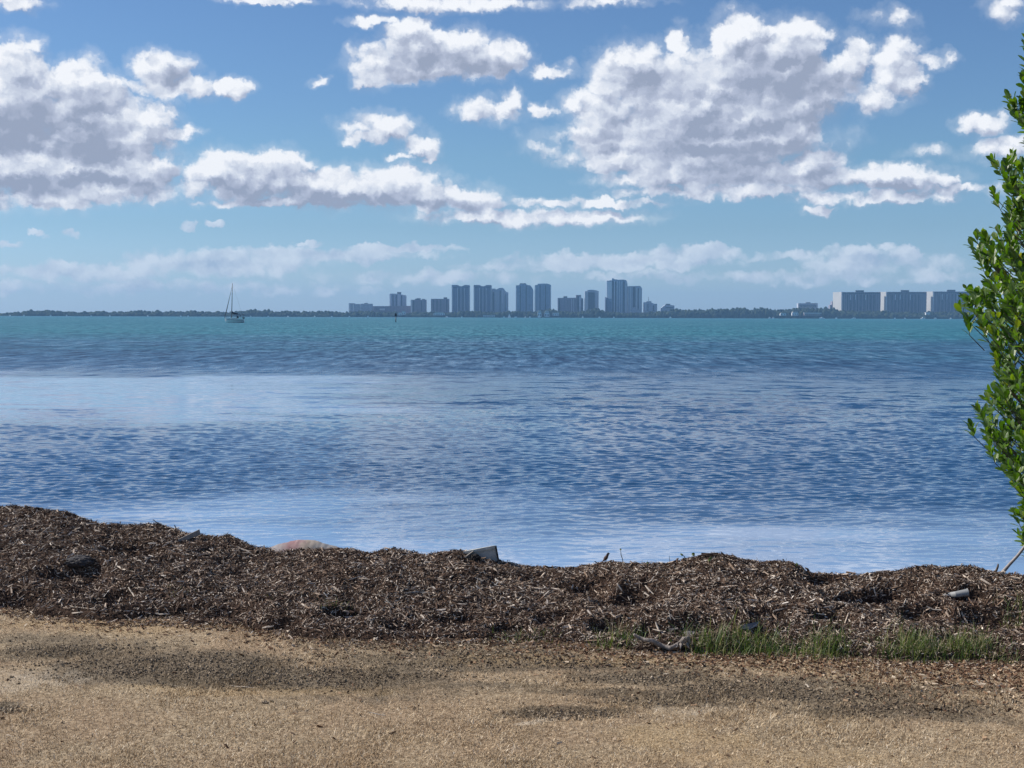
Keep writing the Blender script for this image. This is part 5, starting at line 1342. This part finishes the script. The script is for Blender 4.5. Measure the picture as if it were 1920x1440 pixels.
def build_tree():
    r = np.random.default_rng(77)
    axis_x = 7.1; base = Vector((axis_x, TY, -.75))
    root = empty("mangrove_tree", base); tag(root, "leafy green mangrove standing in the water's edge at the right", "tree")
    ey = [e[0] for e in EDGE]; ex = [e[1] for e in EDGE]
    tips, dirs, backs = [], [], []
    tries = 0
    while len(tips) < 5200 and tries < 60000:
        tries += 1
        py = r.uniform(-640, 1035); dy = r.uniform(-1.7, 1.7); Y = TY + dy
        s = math.sqrt(max(0, 1 - (dy / 1.75) ** 2))
        e = float(np.interp(py, ey, ex)) + (-3 if py < 420 else -6)
        xl = X_at(e, Y) + (1 - s) * 1.3 + (.10 if dy > 0 else 0)
        xr = axis_x + (axis_x - xl) * .9
        u = r.random() ** 1.25
        if u > .34 and r.random() < .62: continue
        x = xl + (xr - xl) * u
        z = at(e, py, Y).z
        # holes in the crown
        if float(vn(np.array(x * 2.6 + 9), np.array(z * 2.6 + dy), 17)) < .29 and u > .02: continue
        t = Vector((x, Y, z))
        c = Vector((axis_x - .3, TY, z - .5 - .25 * abs(x - axis_x)))
        o_ = (t - c).normalized()
        dd_ = (o_ * .75 + Vector((r.normal(0, .35), r.normal(0, .35), .75 + r.normal(0, .3)))).normalized()
        tips.append(t); dirs.append(dd_); backs.append(o_)
    LP, LD, LU, LL = [], [], [], []
    tw = MB()
    for t, dv, o_ in zip(tips, dirs, backs):
        ln = r.uniform(.10, .24); st = t - dv * ln
        mid = st - (o_ * .6 + Vector((0, 0, .25))).normalized() * r.uniform(.15, .4)
        tw.tube([mid - base, st - base, t - base], [.006, .004, .002], 3, cap=False)
        k = int(r.integers(6, 12)); ax = np.array(dv)
        a = np.cross(ax, [0.3, .2, 1.0]); a /= np.linalg.norm(a); b = np.cross(ax, a)
        ph = r.random() * 6.28
        for j in range(k):
            f = (j / (k - 1)); th = ph + (j // 2) * 1.57 + (j % 2) * 3.14 + r.normal(0, .25)
            rad = a * math.cos(th) + b * math.sin(th)
            spread = .95 - .55 * f + r.normal(0, .12)
            d = ax * math.cos(spread) + rad * math.sin(spread)
            d = d + np.array([0, 0, .12])
            LP.append(np.array(st + (t - st) * f)); LD.append(d); LU.append(ax * .8 + np.array([0, 0, .4]) + r.normal(0, .25, 3) - rad * .5)
            LL.append(r.uniform(.085, .135) * (.75 if f > .9 else 1))
    V, Fc = leaves_mesh(np.array(LP), np.array(LD), np.array(LU), np.array(LL))
    crown = link("crown", npmesh("crown", V - np.array(base), Fc, False), mat_leaf(), root)
    M_bark = simple("mangrove_bark", (.16, .125, .10), .85, .3, 12, bump=.01, bscale=25)
    tw.build("twigs", M_bark, crown)
    T = lambda *p: [Vector(q) - base for q in p]
    MB().tube(T((axis_x, TY, -1.0), (axis_x - .05, TY, .4), (axis_x - .2, TY + .1, 1.6), (axis_x - .1, TY, 3.2), (axis_x + .1, TY - .1, 5.0), (axis_x + .1, TY, 7.2)), [.16, .13, .11, .09, .06, .02], 10).build("trunk", M_bark, root)
    for i in range(26):
        z0 = r.uniform(.6, 5.6); px = r.uniform(0, 1)
        j = int(r.integers(0, len(tips)))
        best = min((tips[int(q)] for q in r.integers(0, len(tips), 25)), key=lambda q: abs(q.z - z0 - 1.0))
        s = Vector((axis_x - .12, TY, z0)); e = s.lerp(best, .78) - Vector((0, 0, .1)); m_ = s.lerp(e, .5) + Vector((0, 0, -.12))
        MB().tube([s - base, m_ - base, e - base], [.045, .028, .008], 6).build("limb", M_bark, root)
    # prop roots; the nearest one leans out of the frame corner
    Yp = 14.1
    P = [at(x, y, Yp) for x, y in ((1872, 1086), (1880,1073), (1893,1058), (1908,1042), (1925,1020), (1960,985))] + [Vector((axis_x - .5, TY - .1, 1.25)), Vector((axis_x - .15, TY, 1.7))]
    M_pale = simple("pale_root_bark", (.33, .29, .27), .7, .25, 14)  # paler bark for the nearest prop root
    MB().tube([p - base for p in P], [.030, .020, .016, .015, .014, .018, .03, .04], 8).build("prop_root", M_pale, root)
    P = [at(x, y, Yp - .03) for x, y in ((1862, 1074), (1868,1070), (1871,1062), (1871.5,1057))]
    MB().tube([p - base for p in P], [.014, .012, .010, .006], 6).build("root_stub", M_bark, root)
    for dx, dy in ((.7, .3), (-.6, .7), (.3, -.8), (-.5, -.2), (.9, -.4)):
        MB().tube(T((axis_x - .05, TY, .9), (axis_x + dx * .5, TY + dy * .5, .75), (axis_x + dx, TY + dy, -.1), (axis_x + dx * 1.1, TY + dy * 1.1, -1.2)), [.05, .04, .035, .03], 7).build("prop_root", M_bark, root)
build_tree()

# ------------------------------------------------------------------ haze
def build_haze():
    m = bpy.data.materials.new("haze"); m.use_nodes = True; t = m.node_tree; t.nodes.clear()
    o = t.nodes.new('ShaderNodeOutputMaterial'); p = t.nodes.new('ShaderNodeVolumePrincipled')
    p.inputs['Color'].default_value = (.32, .62, 1.0, 1)
    p.inputs['Density'].default_value = HAZE
    p.inputs['Anisotropy'].default_value = 0.0
    t.links.new(p.outputs[0], o.inputs[1])
    b = MB().box(-9500, 9500, -400, 8000, -3, 132)
    h = b.build("haze", m)
    tag(h, "pale haze over the bay", None, None, 'stuff')
HAZE = 8.5e-5
build_haze()
